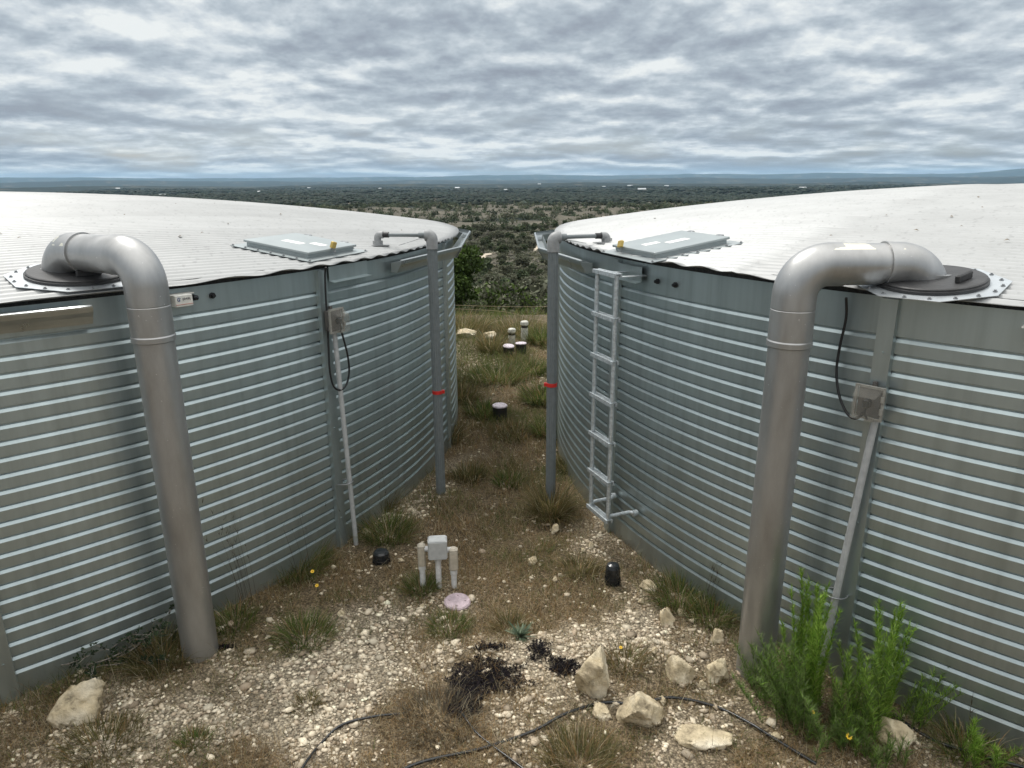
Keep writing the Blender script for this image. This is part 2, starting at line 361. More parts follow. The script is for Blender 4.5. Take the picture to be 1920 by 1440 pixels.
def gravel_amount(x, y):
    s = np.full(np.shape(x), -.28)
    for a, b, r, w in GR: s = s + w * np.exp(-((x - a) ** 2 + (y - b) ** 2) / (r * r))
    for a, b, r, w in BR: s = s - w * np.exp(-((x - a) ** 2 + (y - b) ** 2) / (r * r))
    s = s + (fbm(x * 2.6, y * 2.6, 51, 4, .65) - .5) * 2.6
    return np.clip(.38 + s * .62, 0, 1)
def make_ground():
    az = np.concatenate([np.linspace(-math.pi, -1.1, 50, endpoint=False), np.linspace(-1.1, 1.1, 520, endpoint=False), np.linspace(1.1, math.pi, 50, endpoint=False)])
    rr = np.concatenate([[0.02], np.geomspace(.35, 2.4, 14, endpoint=False), np.geomspace(2.4, 14, 260, endpoint=False), np.geomspace(14, 45000, 330)])
    A, Rr = np.meshgrid(az, rr); X = Rr * np.sin(A); Y = Rr * np.cos(A); Z = ground(X, Y)
    near = sm(15, 12, Rr); Z = Z + near * ((fbm(X * 14, Y * 14, 61, 3, .6) - .5) * .022)
    na, nr = len(az), len(rr)
    i = np.arange(nr - 1)[:, None] * na; j = np.arange(na)[None, :]; j2 = (j + 1) % na
    F = np.stack([i + j, i + na + j, i + na + j2, i + j2], -1).reshape(-1, 4)[:, ::-1]
    g = gravel_amount(X, Y)
    # colours: gravel / litter near; tan clearings, scrub, then dark woodland far away
    grav = np.array([.40, .34, .25]); lit = np.array([.20, .152, .095])
    n1 = fbm(X * 5, Y * 5, 71, 4, .6)[..., None]
    col = grav * g[..., None] + lit * (1 - g[..., None]); col = col * (.7 + .6 * n1)
    scrub = np.array([.085, .086, .055]); tan = np.array([.14, .128, .10]); wood = np.array([.018, .027, .021])
    f1 = fbm(X / 22, Y / 22, 81, 4, .6); f2 = fbm(X / 160, Y / 110, 85, 4, .6)
    hill = scrub + (tan - scrub) * sm(.45, .62, f1)[..., None]
    t = sm(.50, .60, f2 + .22 * sm(1500, 450, Rr) - .16 * sm(1000, 1900, Rr))[..., None]
    farc = wood + (tan * .95 - wood) * t
    f3 = fbm(X / 700, Y / 420, 88, 4, .6); farc = farc + (np.array([.10, .095, .06]) - farc) * (sm(.60, .72, f3) * .5 * sm(1200, 3000, Rr))[..., None]
    k = sm(13, 17, Rr)[..., None]; col = col * (1 - k) + hill * k
    k = sm(250, 420, Rr)[..., None]; col = col * (1 - k) + farc * k
    o = big_mesh('ground', np.stack([X, Y, Z], -1).reshape(-1, 3), [F], ground_mat(), True, color=np.clip(col, 0, 1).reshape(-1, 3))
    return setp(o, kind='structure')
def ground_mat():
    m = bpy.data.materials.new('stony_ground'); m.use_nodes = True; t = m.node_tree; b = t.nodes['Principled BSDF']
    a = node(t, 'ShaderNodeVertexColor'); a.layer_name = 'Col'; tcn = node(t, 'ShaderNodeTexCoord')
    vor = node(t, 'ShaderNodeTexVoronoi'); vor.inputs['Scale'].default_value = 75; vor.inputs['Randomness'].default_value = 1
    vor2 = node(t, 'ShaderNodeTexVoronoi'); vor2.inputs['Scale'].default_value = 170
    n = node(t, 'ShaderNodeTexNoise'); n.inputs['Scale'].default_value = 45; n.inputs['Detail'].default_value = 6; n.inputs['Roughness'].default_value = .7
    nf = node(t, 'ShaderNodeTexNoise'); nf.inputs['Scale'].default_value = .05; nf.inputs['Detail'].default_value = 9; nf.inputs['Roughness'].default_value = .75
    for q in (vor, vor2, n, nf): t.links.new(tcn.outputs['Object'], q.inputs['Vector'])
    sep = node(t, 'ShaderNodeSeparateColor'); t.links.new(vor.outputs['Color'], sep.inputs[0])
    f = ramp(t, sep.outputs[0], [(0, .55), (1, 1.45)]); e = ramp(t, vor.outputs['Distance'], [(.35, 1.0), (.75, .45)])
    f2 = ramp(t, n.outputs[0], [(.3, .65), (.7, 1.35)]); f3 = ramp(t, nf.outputs[0], [(.32, .6), (.68, 1.4)])
    c = mixc(t, 1, mixc(t, 1, mixc(t, 1, mixc(t, 1, a.outputs[0], f, 'MULTIPLY'), e, 'MULTIPLY'), f2, 'MULTIPLY'), f3, 'MULTIPLY')
    t.links.new(c, b.inputs['Base Color']); b.inputs['Roughness'].default_value = .95; b.inputs['Specular IOR Level'].default_value = .1
    bp = node(t, 'ShaderNodeBump'); bp.inputs['Strength'].default_value = .8; bp.inputs['Distance'].default_value = .012
    h = mth(t, 'ADD', mth(t, 'MULTIPLY', vor.outputs['Distance'], -1), mth(t, 'MULTIPLY', n.outputs[0], .6))
    t.links.new(h, bp.inputs['Height']); t.links.new(bp.outputs[0], b.inputs['Normal']); return m
make_ground()

# ------------------------------------------------------------------ the two water tanks
TL = dict(c=(-6.453, 7.867), R=5.801, e=2.225, th=45, side=-1)
TR = dict(c=(5.958, 7.163), R=5.465, e=2.262, th=135, side=1)
def roof_z(T, x, y):
    r = np.hypot(x - T['c'][0], y - T['c'][1]) / (T['R'] + .06)
    return T['e'] + .47 * (1 - np.minimum(r, 1.02) ** 1.8)
PITCHG = .0885
def wall_profile():
    p = [(0.0, 2.175), (0.0, 2.038)]; z = 2.038; k = 0
    while z > .12:
        d = .0095
        segs = [(0, z), (-.019, z - .006)], [(-.019, z - .006), (-.019, z - .0135)], [(-.019, z - .0135), (-d, z - .014)], [(-d, z - .014), (0, z - .0305)]
        for s in segs: yield s
        zn = z - PITCHG; low = max(zn, -.12)
        if False:
            yield [(0, z - .0305), (.0025, z - .032)]; yield [(.0025, z - .032), (.0015, low)]
        else:
            yield [(0, z - .0305), (0, low)]
        z = zn; k += 1
    yield [(0, z), (0, -.15)]
def make_tank(T, label, struts, gutters, hatch, manhole, bolts):
    cx, cy = T['c']; R = T['R']
    root = empty('water_tank', (cx, cy, 0), 0, label, 'water tank', 'corrugated steel water tanks')
    # wall
    n = 300; ang = np.linspace(0, 2 * np.pi, n, endpoint=False); V = []; F = []; b = 0
    wt = T['e'] - .032
    for (r0, z0), (r1, z1) in [((0, wt), (0, 2.038))] + [tuple(s) for s in wall_profile()]:
        for r, z in ((r0, z0), (r1, z1)):
            wob = .0018 * np.sin(ang * 47 + z * 3) if False else 0
            V.append(np.stack([(R + r + wob) * np.cos(ang), (R + r + wob) * np.sin(ang), np.full(n, z)], -1))
        i = np.arange(n); j = (i + 1) % n
        F.append(np.stack([b + n + i, b + n + j, b + j, b + i], -1)); b += 2 * n
    big_mesh('wall', np.concatenate(V), F, M_zinc, True, root)
    # dark foam filler below the roof sheets
    fm = MB(); fm.lathe([(R - .02, wt - .01), (R - .02, T['e'] + .012)], 160); fm.build('eave_filler', M_foam, root)
    # roof sheets
    th = R_(T['th']); u = np.array([math.cos(th), math.sin(th)]); v = np.array([-math.sin(th), math.cos(th)])
    Re = R + .06; per = .0762; vv = np.linspace(-Re + .004, Re - .004, int(2 * Re / per * 9)); ns = 56
    half = np.sqrt(Re ** 2 - vv ** 2); ss = np.linspace(-1, 1, ns)
    Uu = half[:, None] * ss[None, :]; Vv = np.repeat(vv[:, None], ns, 1)
    # sheet ends are not cut quite on the circle
    Uu = Uu + (np.abs(ss) > .999)[None, :] * np.sign(ss)[None, :] * ((_h(np.floor(vv / .76), np.floor(vv * 0), 5) - .5) * .03)[:, None]
    X = u[0] * Uu + v[0] * Vv; Y = u[1] * Uu + v[1] * Vv
    Zc = roof_z(T, X + cx, Y + cy) + .0085 * np.cos(2 * np.pi * Vv / per)
    seam_u = 1.17 * (1 if T['side'] > 0 else -1)
    below = (Uu - seam_u * 1.0) * T['side'] < 0
    Zc = Zc + np.where(below, 0, .011)
    sheet = np.floor((Vv + 40) / .762); Zc = Zc + .0015 * (sheet % 2)
    tint = .44 + .035 * (_h(sheet, np.floor(Uu * 0) + below, 9) - .5) - .075 * (below & (Vv * T['side'] < 9)) * (.5 + .5 * fbm(X / 2, Y / 2, 7))
    col = np.stack([tint * .985, tint, tint * .99], -1).reshape(-1, 3)
    nv = len(vv); i = np.arange(nv - 1)[:, None] * ns; j = np.arange(ns - 1)[None, :]
    F = np.stack([i + j, i + j + 1, i + ns + j + 1, i + ns + j], -1).reshape(-1, 4)
    if np.cross(u, v) < 0: F = F[:, ::-1]
    roof = big_mesh('roof', np.stack([X, Y, Zc], -1).reshape(-1, 3), [F], M_roofw, True, root, color=col)
    sd = roof.modifiers.new('thick', 'SOLIDIFY'); sd.thickness = .0025; sd.offset = -1
    # vertical panel struts: folded steel hats over each wall joint
    mb = MB(); w, d = .045, .034
    sec = [(-w, 0), (-w * .92, d), (w * .92, d), (w, 0)]
    for (p, q) in zip(sec[:-1], sec[1:]):
        mb.add([(p[1], p[0], -.1), (q[1], q[0], -.1), (q[1], q[0], wt - .004), (p[1], p[0], wt - .004)], [(0, 1, 2, 3)])
    mb.add([(0, -w, wt - .004), (d, -w * .92, wt - .004), (d, w * .92, wt - .004), (0, w, wt - .004)], [(0, 1, 2, 3)])
    for zb in (.25, 1.0, 1.95): mb.tube([(d, 0, zb), (d + .006, 0, zb)], .007, 6)
    first = None
    for a in struts:
        if first is None: s = first = mb.build('panel_strut', M_zinc2, root)
        else: s = first.copy(); C.objects.link(s); s.parent = root
        s.location = ((R - .004) * math.cos(R_(a)), (R - .004) * math.sin(R_(a)), 0); s.rotation_euler = (0, 0, R_(a))
    # gutters: polygonal runs of ogee section
    for pts in gutters:
        sec = [(.012, 2.15), (.012, 2.075), (.066, 2.070), (.072, 2.085), (.086, 2.112), (.104, 2.138), (.112, 2.160), (.113, 2.170), (.097, 2.176)]
        g = MB(); P = [(r, R_(a)) for (a, r) in pts]; m = len(P); rows = []
        for k in range(m):
            r0, a0 = P[k]; rows.append([((r0 + s) * math.cos(a0), (r0 + s) * math.sin(a0), z) for s, z in sec])
        ksec = len(sec)
        for k in range(m - 1):
            for q in range(ksec - 1):
                g.add([rows[k][q], rows[k + 1][q], rows[k + 1][q + 1], rows[k][q + 1]], [(0, 1, 2, 3)])
        for k in (0, m - 1): g.add(rows[k][:7], [tuple(range(7))])
        for k in range(1, m - 1):
            a0 = P[k][1]; r0 = P[k][0]   # joiner strap
            rr0 = [((r0 + s + (.003 if s > .02 else 0)) * math.cos(a0 + t), (r0 + s + .003) * math.sin(a0 + t), z - (.003 if z < 2.05 else 0)) for t in (-.003, .003) for s, z in sec[:7]]
            g.add(rr0, [(q, q + 1, 7 + q + 1, 7 + q) for q in range(6)])
        go = g.build('gutter', M_gutter, root)
        sd = go.modifiers.new('thick', 'SOLIDIFY'); sd.thickness = .002
    for a in bolts:
        b_ = MB(); b_.tube([(R - .002, 0, 2.125), (R + .012, 0, 2.125)], .019, 10); b_.tube([(R + .012, 0, 2.125), (R + .030, 0, 2.125)], [.013, .011], 6)
        o = b_.build('wall_bolt', M_black, root); o.rotation_euler = (0, 0, R_(a))
    # hatch: flanged curb following the roof, overlapping lid
    hx, hy, rot, hw, hd = hatch; z0 = float(roof_z(T, hx, hy))
    e = .3; dzx = (float(roof_z(T, hx + e * math.cos(rot), hy + e * math.sin(rot))) - float(roof_z(T, hx - e * math.cos(rot), hy - e * math.sin(rot)))) / (2 * e)
    dzy = (float(roof_z(T, hx - e * math.sin(rot), hy + e * math.cos(rot))) - float(roof_z(T, hx + e * math.sin(rot), hy - e * math.cos(rot)))) / (2 * e)
    xax = Vector((math.cos(rot), math.sin(rot), dzx)).normalized(); yax = Vector((-math.sin(rot), math.cos(rot), dzy)); zax = xax.cross(yax).normalized(); yax = zax.cross(xax)
    HM = Matrix((xax, yax, zax)).transposed().to_4x4(); org = Vector((hx - cx, hy - cy, z0))
    hb = MB()
    hb.box(org + zax * .014, (hw + .13, hd + .13, .004), M=HM)
    hb.box(org + zax * .030, (hw - .035, hd - .035, .034), M=HM)
    hatcho = hb.build('roof_hatch', M_hatch, root)
    lb = MB(); lb.box(org + zax * .0545, (hw, hd, .018), M=HM, bev=.003); lb.build('hatch_lid', M_hatch, hatcho)
    for k, (px, py, rr_) in enumerate(((.03, -.06, .02), (-.13, .03, -.05))):
        pb = MB(); pb.box(org + zax * .0642 + xax * px * T['side'] + yax * py, (.17 if k == 0 else .12, .075, .001), M=HM @ Matrix.Rotation(rr_, 4, 'Z')); pb.build('notice_sheet', M_paper, hatcho)
    sb = MB(); sb.tube([(0, 0, 0), (0, 0, .003)], .010, 10); sb.tube([(0, 0, .003), (0, 0, .009)], .0055, 6)
    proto = None
    def screw(p, parent, up=zax):
        nonlocal proto
        if proto is None: s = proto = sb.build('screw', M_screw, parent)
        else: s = proto.copy(); C.objects.link(s); s.parent = parent
        s.location = p; s.rotation_euler = up.to_track_quat('Z', 'Y').to_euler(); return s
    for k in range(7):
        t = -1 + 2 * k / 6
        for (ax, bx) in ((t, 1), (t, -1)): screw(org + zax * .017 + xax * (hw / 2 + .05) * ax + yax * (hd / 2 + .05) * bx, hatcho)
    for t in (-.6, .6):
        s_ = 1 if T['side'] < 0 else 1
        hg = MB(); hg.box(org + zax * .062 + (xax * t * hw / 2 + yax * (hd / 2 + .004) if T['side'] < 0 else yax * t * hd / 2 + xax * (hw / 2 + .004)), (.06, .03, .012), M=HM if T['side'] < 0 else HM @ Matrix.Rotation(math.pi / 2, 4, 'Z'), bev=.003); hg.build('hinge', M_screw, hatcho)
    # manhole: octagonal flashing sheet, round black lid with a moulded grip
    mx_, my_, mr, prot = manhole; zm = float(roof_z(T, mx_, my_))
    gx = (float(roof_z(T, mx_ + .2, my_)) - float(roof_z(T, mx_ - .2, my_))) / .4; gy = (float(roof_z(T, mx_, my_ + .2)) - float(roof_z(T, mx_, my_ - .2))) / .4
    zax2 = Vector((-gx, -gy, 1)).normalized(); xa = Vector((math.cos(prot), math.sin(prot), 0)); ya = zax2.cross(xa).normalized(); xa = ya.cross(zax2)
    MM = Matrix((xa, ya, zax2)).transposed().to_4x4(); om = Vector((mx_ - cx, my_ - cy, zm))
    pl = MB(); rp = mr * 1.42; oc = []
    for k in range(8):
        a = math.pi / 8 + k * math.pi / 4; oc.append((rp * math.cos(a), rp * math.sin(a)))
    top = [om + zax2 * .017 + xa * p[0] + ya * p[1] for p in oc]; bot = [p - zax2 * .003 for p in top]
    pl.add(top, [tuple(range(8))]); pl.add(bot, [tuple(range(7, -1, -1))])
    for k in range(8): pl.add([top[k], bot[k], bot[(k + 1) % 8], top[(k + 1) % 8]], [(0, 1, 2, 3)])
    plate = pl.build('manhole_plate', M_plate, root)
    ld = MB(); ld.lathe([(mr * 1.03, .018), (mr * 1.03, .032), (mr, .034), (mr, .042), (mr * .97, .046), (mr * .97, .046), (.001, .048)], 48, om, M=MM)
    gp = .152
    gb = (math.cos(T['grip']), math.sin(T['grip']))
    gc = om + zax2 * .064 + xa * gp * gb[0] + ya * gp * gb[1]
    GM = MM @ Matrix.Rotation(T['grip'] + math.pi / 2, 4, 'Z')
    ld.box(gc, (.13, .022, .04), M=GM, bev=.006)
    ld.build('manhole_lid', M_lid, plate)
    for k in range(18):
        a = 2 * math.pi * k / 18 + .1; screw(om + zax2 * .018 + xa * rp * .88 * math.cos(a) + ya * rp * .88 * math.sin(a), plate, zax2)
    T['root'] = root
    return root
TL['grip'] = R_(-85); TR['grip'] = R_(-192)
Ri = lambda T: (T['R'] + .02)
def poly(T, a0, angs, k=1.0):
    R = T['R']; out = []
    for a in angs: out.append((a, (R + .035) / math.cos(R_(11.25)) if a != angs[0] else R + .03))
    return out
make_tank(TL, 'left corrugated steel water tank with a flat white roof', [-51.3 + 22.5 * k for k in range(16)],
          [[(-20.5, 5.83), (-8.6, 5.925), (11.9, 5.96), (34, 5.95), (56, 5.95), (78, 5.95), (100, 5.83)], [(-80, 5.83), (-58, 5.83), (-44.4, 5.815)]],
          (-1.60, 5.48, R_(-22), .58, .60), (-2.47, 4.06, .255, R_(45)), [-37.4])
make_tank(TR, 'right corrugated steel water tank with a flat white roof', [222.0 + 22.5 * k for k in range(16)],
          [[(195.2, 5.49), (183.5, 5.60), (164.5, 5.78), (142, 5.62), (120, 5.60), (98, 5.60), (80, 5.50)]],
          (1.14, 5.17, R_(20), .60, .60), (2.07, 3.50, .24, R_(135)), [205.0, 207.0])
# loose flashing pieces under the eaves
def flash(T, a0, a1, label):
    r0 = T['R'] + .03; mb = MB(); A = [R_(a0 + (a1 - a0) * k / 6) for k in range(7)]
    for p, q in (((0, 2.205), (0, 2.10)), ((0, 2.10), (.05, 2.092))):
        for k in range(6):
            vs = [((r0 + s[0]) * math.cos(a), (r0 + s[0]) * math.sin(a), s[1]) for a, s in ((A[k], p), (A[k + 1], p), (A[k + 1], q), (A[k], q))]
            mb.add(vs, [(0, 1, 2, 3)])
    o = mb.build('flashing_bracket', M_zinc2, T['root']); sd = o.modifiers.new('t', 'SOLIDIFY'); sd.thickness = .003; return o
flash(TL, -28.2, -23.8, ''); flash(TR, 199.4, 203.4, '')

# ------------------------------------------------------------------ inlet pipes
def inlet_pipe(base, dest, zc, z0, T, label, rad=.103):
    bx, by = base; dx, dy = dest; root = empty('inlet_pipe', (bx, by, 0), 0, label, 'pipe', 'silver inlet pipes')
    g0 = gz(bx, by) - .08; D = Vector((dx - bx, dy - by, 0)); zt = 2.20
    n = 40
    mb = MB(); mb.tube([(0, 0, g0), (0, 0, .6), (0, 0, 1.3), (0, 0, zt - .12)], rad, n); mb.build('riser', M_pipe, root)
    cb_ = MB(); cb_.lathe([(rad * 1.0, 1.975), (rad * 1.085, 1.98), (rad * 1.085, 2.005), (rad * 1.045, 2.012), (rad * 1.045, 2.012), (rad * 1.045, 2.165), (rad * 1.045, 2.165), (rad * 1.02, 2.168), (rad * 1.02, 2.172)], n)
    cb_.build('coupling', M_pipe, root)
    br = .155
    corner = Vector((0, 0, zc)); c2 = Vector((D.x, D.y, zc))
    path = [Vector((0, 0, 2.173))] + arc((0, 0, 2.0), corner, c2, br, 16)
    dirn = D.normalized(); end1 = path[-1] + dirn * .07
    eb = MB(); eb.tube(path + [end1], rad * 1.045, n); eb.build('elbow', M_pipe, root)
    path2 = arc(corner, c2, (c2.x, c2.y, 1.5), br, 16)
    cr = MB(); cr.tube([end1 - dirn * .02, path2[0] + dirn * .01], rad, n); cr.build('cross_pipe', M_pipe, root)
    e2 = MB(); st = path2[0] - dirn * .07
    e2.tube([st, st + dirn * .03] + path2 + [Vector((c2.x, c2.y, z0 + .05))], [rad * 1.055] * 2 + [rad * 1.045] * (len(path2) + 1), n)
    e2.tube([st - dirn * .004, st + dirn * .010], rad * 1.085, n)
    e2.build('elbow', M_pipe, root)
    return root
inlet_pipe((-1.93, 3.74), (-2.56, 4.07), 2.425, float(roof_z(TL, -2.56, 4.07)), TL, 'silver pipe rising from the ground to the left tank lid')
inlet_pipe((1.42, 3.54), (2.07, 3.54), 2.39, float(roof_z(TR, 2.07, 3.54)), TR, 'silver pipe with flaked paint patches at the right tank')

# ------------------------------------------------------------------ ladder on the right tank
def ladder():
    T = TR; a = R_(202.3); rad = Vector((math.cos(a), math.sin(a), 0)); tan = Vector((-rad.y, rad.x, 0)); c = Vector((T['c'][0], T['c'][1], 0)) + rad * (T['R'] + .25)
    root = empty('ladder', (c.x, c.y, .31), 0, 'galvanised ladder hanging on the wall of the right tank', 'ladder'); o = Vector((0, 0, -.31)); hw = .135
    for s in (-1, 1):
        mb = MB(); p = o + tan * s * hw
        back = p - rad * .19
        mb.tube([p + Vector((0, 0, 2.16)), p + Vector((0, 0, .32))], .0165, 12)
        mb.build('rail', M_galv, root)
        fb = MB(); side = tan * s * .03
        fb.tube([p + Vector((0, 0, .345))] + arc(p + Vector((0, 0, .345)), p - rad * .20 + Vector((0, 0, .345)), p - rad * .20 + Vector((0, 0, .345)) + side * 2 - rad * .02, .035, 6) + [p - rad * .225 + side + Vector((0, 0, .345))], .015, 10)
        fb.tube([p - rad * .20 + side + Vector((0, 0, .345)), p - rad * .235 + side + Vector((0, 0, .345))], .024, 10)
        fb.build('wall_foot', M_galv, root)
    for k in range(7):
        z = 2.165 - .309 * k; mb = MB()
        dpt = .075 if k not in (0,) else .085
        ang = math.atan2(tan.y, tan.x)
        cc = o + Vector((0, 0, z))
        mb.box(cc + rad * .022, (2 * hw + .05, .012, .028), rz=ang); mb.box(cc - rad * .022, (2 * hw + .05, .012, .028), rz=ang)
        for q in range(5): mb.box(cc + rad * (-.016 + .008 * q) + Vector((0, 0, .008)), (2 * hw + .046, .0045, .008), rz=ang)
        for q in range(10): mb.box(cc + tan * (-hw + .027 * q + .013) + Vector((0, 0, .004)), (.006, .04, .006), rz=ang)
        mb.build('rung', M_galv, root)
    mb = MB(); ang = math.atan2(tan.y, tan.x)
    mb.box(o - rad * .12 + Vector((0, 0, 2.168)), (2 * hw + .16, .005, .0), rz=ang)
    mb = MB(); mb.box(o - rad * .135 + tan * .12 + Vector((0, 0, 2.150)), (.05, .20, .005), rz=ang); mb.box(o - rad * .135 - tan * .12 + Vector((0, 0, 2.150)), (.05, .20, .005), rz=ang)
    mb.build('hanger_bracket', M_galv, root)
    return root
ladder()

# ------------------------------------------------------------------ water level gauges
def gauge(base, vent, T, zred, label, gdir):
    bx, by = base; root = empty('level_gauge', (bx, by, 0), 0, label, 'level gauge', 'level gauges'); zt = 2.285
    g0 = gz(bx, by) - .05; flute = lambda a: 1 + .05 * (1 if math.sin(a * 14) > 0 else -1)
    mb = MB(); mb.tube([(0, 0, g0), (0, 0, zt)], .041, 84, smooth=False, prof=flute); mb.build('post_tube', M_pvc, root)
    d = Vector((vent[0] - bx, vent[1] - by, 0)); L_ = d.length; d.normalize()
    eb = MB(); eb.tube([(0, 0, zt - .045)] + arc((0, 0, zt), (0, 0, 2.352), tuple(d * .3 + Vector((0, 0, 2.352))), .035, 8) + [d * .055 + Vector((0, 0, 2.352))], .049, 20)
    eb.build('top_elbow', M_pvc_m, root)
    ab = MB(); ab.tube([d * .05 + Vector((0, 0, 2.354)), d * (L_ - .04) + Vector((0, 0, 2.354))], .0165, 12); ab.tube([d * .052 + Vector((0, 0, 2.354)), d * .11 + Vector((0, 0, 2.354))], .026, 14)
    ab.build('arm_pipe', M_pvc, root)
    zr = float(roof_z(T, *vent)); fb = MB(); vx = d * L_
    fb.tube([d * (L_ - .05) + Vector((0, 0, 2.354))] + arc(d * (L_ - .1) + Vector((0, 0, 2.354)), vx + Vector((0, 0, 2.354)), vx + Vector((0, 0, 2.0)), .025, 6) + [vx + Vector((0, 0, zr + .01))], .030, 14)
    fb.tube([vx + Vector((0, 0, zr + .012)), vx + Vector((0, 0, zr + .045))], .043, 6, smooth=False)
    fb.box(vx + Vector((0, 0, zr + .010)), (.19, .13, .004), rz=math.atan2(d.y, d.x) + .3); fb.build('roof_fitting', M_pvc_m, root)
    kb = MB(); kb.tube([d * (L_ - .10) + Vector((0, 0, 2.354)), d * (L_ - .045) + Vector((0, 0, 2.354))], .0235, 10); kb.build('rubber_sleeve', M_black, root)
    rb = MB(); rb.lathe([(.043, zred - .016), (.047, zred - .015), (.047, zred + .015), (.043, zred + .016)], 24); rb.box((gdir * .05, .0, zred), (.03, .02, .028)); rb.build('red_marker', M_red, root)
    wb = MB(); w0 = Vector((0, 0, 2.325)) + d * .04; w1 = Vector((d.x * .28 + d.y * .06 * 0, d.y * .28, zr + .012))
    wb.tube([w0, w0.lerp(w1, .3) + Vector((0, 0, .012)), w0.lerp(w1, .7) + Vector((0, 0, .004)), w1 + Vector((0, -.05, 0))], .0022, 6); wb.build('wire', M_screw, root)
gauge((-.665, 6.04), (-1.13, 6.10), TL, .985, 'grey ribbed level gauge post beside the left tank', 1)
gauge((.335, 5.74), (.78, 5.88), TR, 1.135, 'grey ribbed level gauge post beside the right tank', -1)

# ------------------------------------------------------------------ electrical boxes on the struts, conduits and cables
def strut_frame(T, a):
    a = R_(a); rad = Vector((math.cos(a), math.sin(a), 0)); return rad, Vector((-rad.y, rad.x, 0)), Vector((T['c'][0], T['c'][1], 0)) + rad * T['R']
def outlet_box(T, a, z, toff, label, open_side):
    rad, tan, P = strut_frame(T, a); p = P + tan * toff + rad * .036; rz = math.atan2(rad.y, rad.x)
    root = empty('outlet_box', (p.x, p.y, z), rz, label, 'outlet box', 'clear cover outlet boxes')
    bb = MB(); bb.box((.030, 0, 0), (.060, .115, .15), bev=.004); bb.box((.010, 0, .085), (.02, .02, .03)); bb.build('back_box', M_boxback, root)
    cv = MB(); w, h, d = .135, .165, .075; x0 = .062
    vs = [(x0, -w / 2, -h / 2), (x0, w / 2, -h / 2), (x0, w / 2, h / 2), (x0, -w / 2, h / 2), (x0 + d, -w / 2 + .012, -h / 2 + .006), (x0 + d, w / 2 - .012, -h / 2 + .006), (x0 + d, w / 2 - .012, h / 2 - .04), (x0 + d, -w / 2 + .012, h / 2 - .04)]
    cv.add(vs, [(4, 5, 6, 7), (0, 1, 5, 4), (1, 2, 6, 5), (2, 3, 7, 6), (3, 0, 4, 7)]); o = cv.build('clear_cover', M_clear, root)
    sd = o.modifiers.new('t', 'SOLIDIFY'); sd.thickness = .002
    fr = MB()
    for yy in (-w / 2, w / 2): fr.box((x0, yy, 0), (.014, .012, h + .012))
    for z_ in (-h / 2, h / 2): fr.box((x0, 0, z_), (.014, w - .0125, .012))
    for z_ in (-.035, .03): fr.tube([(x0 + .012, w / 2 * open_side, z_ - .015), (x0 + .012, w / 2 * open_side, z_ + .015)], .009, 8)
    fr.build('cover_frame', M_frame, root)
    pg = MB(); pg.box((x0 + .022, .0, .0), (.04, .035, .045), bev=.006); pg.tube([(x0 + .03, 0, -.015), (x0 + .035, 0, -.05), (x0 + .02, .01, -.085)], .006, 8); pg.build('plug', M_blackp, root)
    return p
pL = outlet_box(TL, -28.8, 1.825, .035, 'small clear covered outlet box on the left tank strut, cable looping below', 1)
pR = outlet_box(TR, 222.0, 1.70, -.005, 'small clear covered outlet box on the right tank strut', 1)
def curve_tube(pts, r, n=8, sub=6):
    P = [Vector(p) for p in pts]; out = []
    for i in range(len(P) - 1):
        a, b, c, d = P[max(i - 1, 0)], P[i], P[i + 1], P[min(i + 2, len(P) - 1)]
        for k in range(sub):
            t = k / sub; out.append(.5 * ((2 * b) + (c - a) * t + (2 * a - 5 * b + 4 * c - d) * t * t + (3 * b - a - 3 * c + d) * t ** 3))
    out.append(P[-1]); mb = MB(); mb.tube(out, r, n); return mb
def cable(T, a, pts, label, group):
    rad, tan, P = strut_frame(T, a)
    w = [P + tan * t + rad * d + Vector((0, 0, z)) for (t, d, z) in pts]; o = w[0].copy(); o.z = 0
    mb = curve_tube([q - w[-1] for q in w], .0072)
    ob = mb.build('power_cable', M_black, None, w[-1]); setp(ob, label, 'cable', group)
cable(TL, -28.8, [(-.004, .07, 2.21), (.0, .055, 2.16), (-.006, .05, 2.0), (-.015, .055, 1.80), (-.03, .06, 1.62), (-.045, .07, 1.46), (-.03, .08, 1.345), (.03, .09, 1.30), (.09, .10, 1.335), (.115, .11, 1.43), (.10, .12, 1.55), (.075, .12, 1.66), (.06, .115, 1.735)], 'black cable looping below the left outlet box', 'black power cables')
cable(TR, 222, [(-.20, .06, 2.21), (-.20, .03, 2.10), (-.215, .025, 1.95), (-.215, .03, 1.82), (-.18, .05, 1.70), (-.115, .08, 1.615), (-.06, .10, 1.60), (-.02, .115, 1.64)], 'black cable hanging from the right roof to the outlet box', 'black power cables')
def conduit(T, a, top, label, lean):
    rad, tan, P = strut_frame(T, a); zg = gz(P.x, P.y) - .06
    p0 = P + rad * .072 + tan * .03; p1 = P + rad * .10 + tan * lean
    base = Vector((p1.x, p1.y, 0)); root = empty('conduit', base, 0, label, 'conduit', 'grey conduits below the outlet boxes')
    mb = MB(); mb.tube([p0 - base + Vector((0, 0, top)), (p0.lerp(p1, .55)) - base + Vector((0, 0, .75 - 0)), p1 - base + Vector((0, 0, zg))], .0185, 16)
    mb.build('tube', M_pvc_l, root)
    mb = MB(); q = p0.lerp(p1, .62) - base; a0 = math.atan2(rad.y, rad.x)
    ring = []
    for k in range(15):
        t = 2 * math.pi * k / 14; ring.append(q - rad * .03 + rad * .066 * math.cos(t) + tan * (.035 * math.cos(t) * 0 - .02 + .062 * math.sin(t)) + Vector((0, 0, .55 + .006 * math.cos(t))))
    mb.tube(ring, .0045, 6); mb.build('wire_tie', M_screw, root)
conduit(TL, -28.8, 1.755, 'grey conduit with a worn foot against the left tank strut', .065)
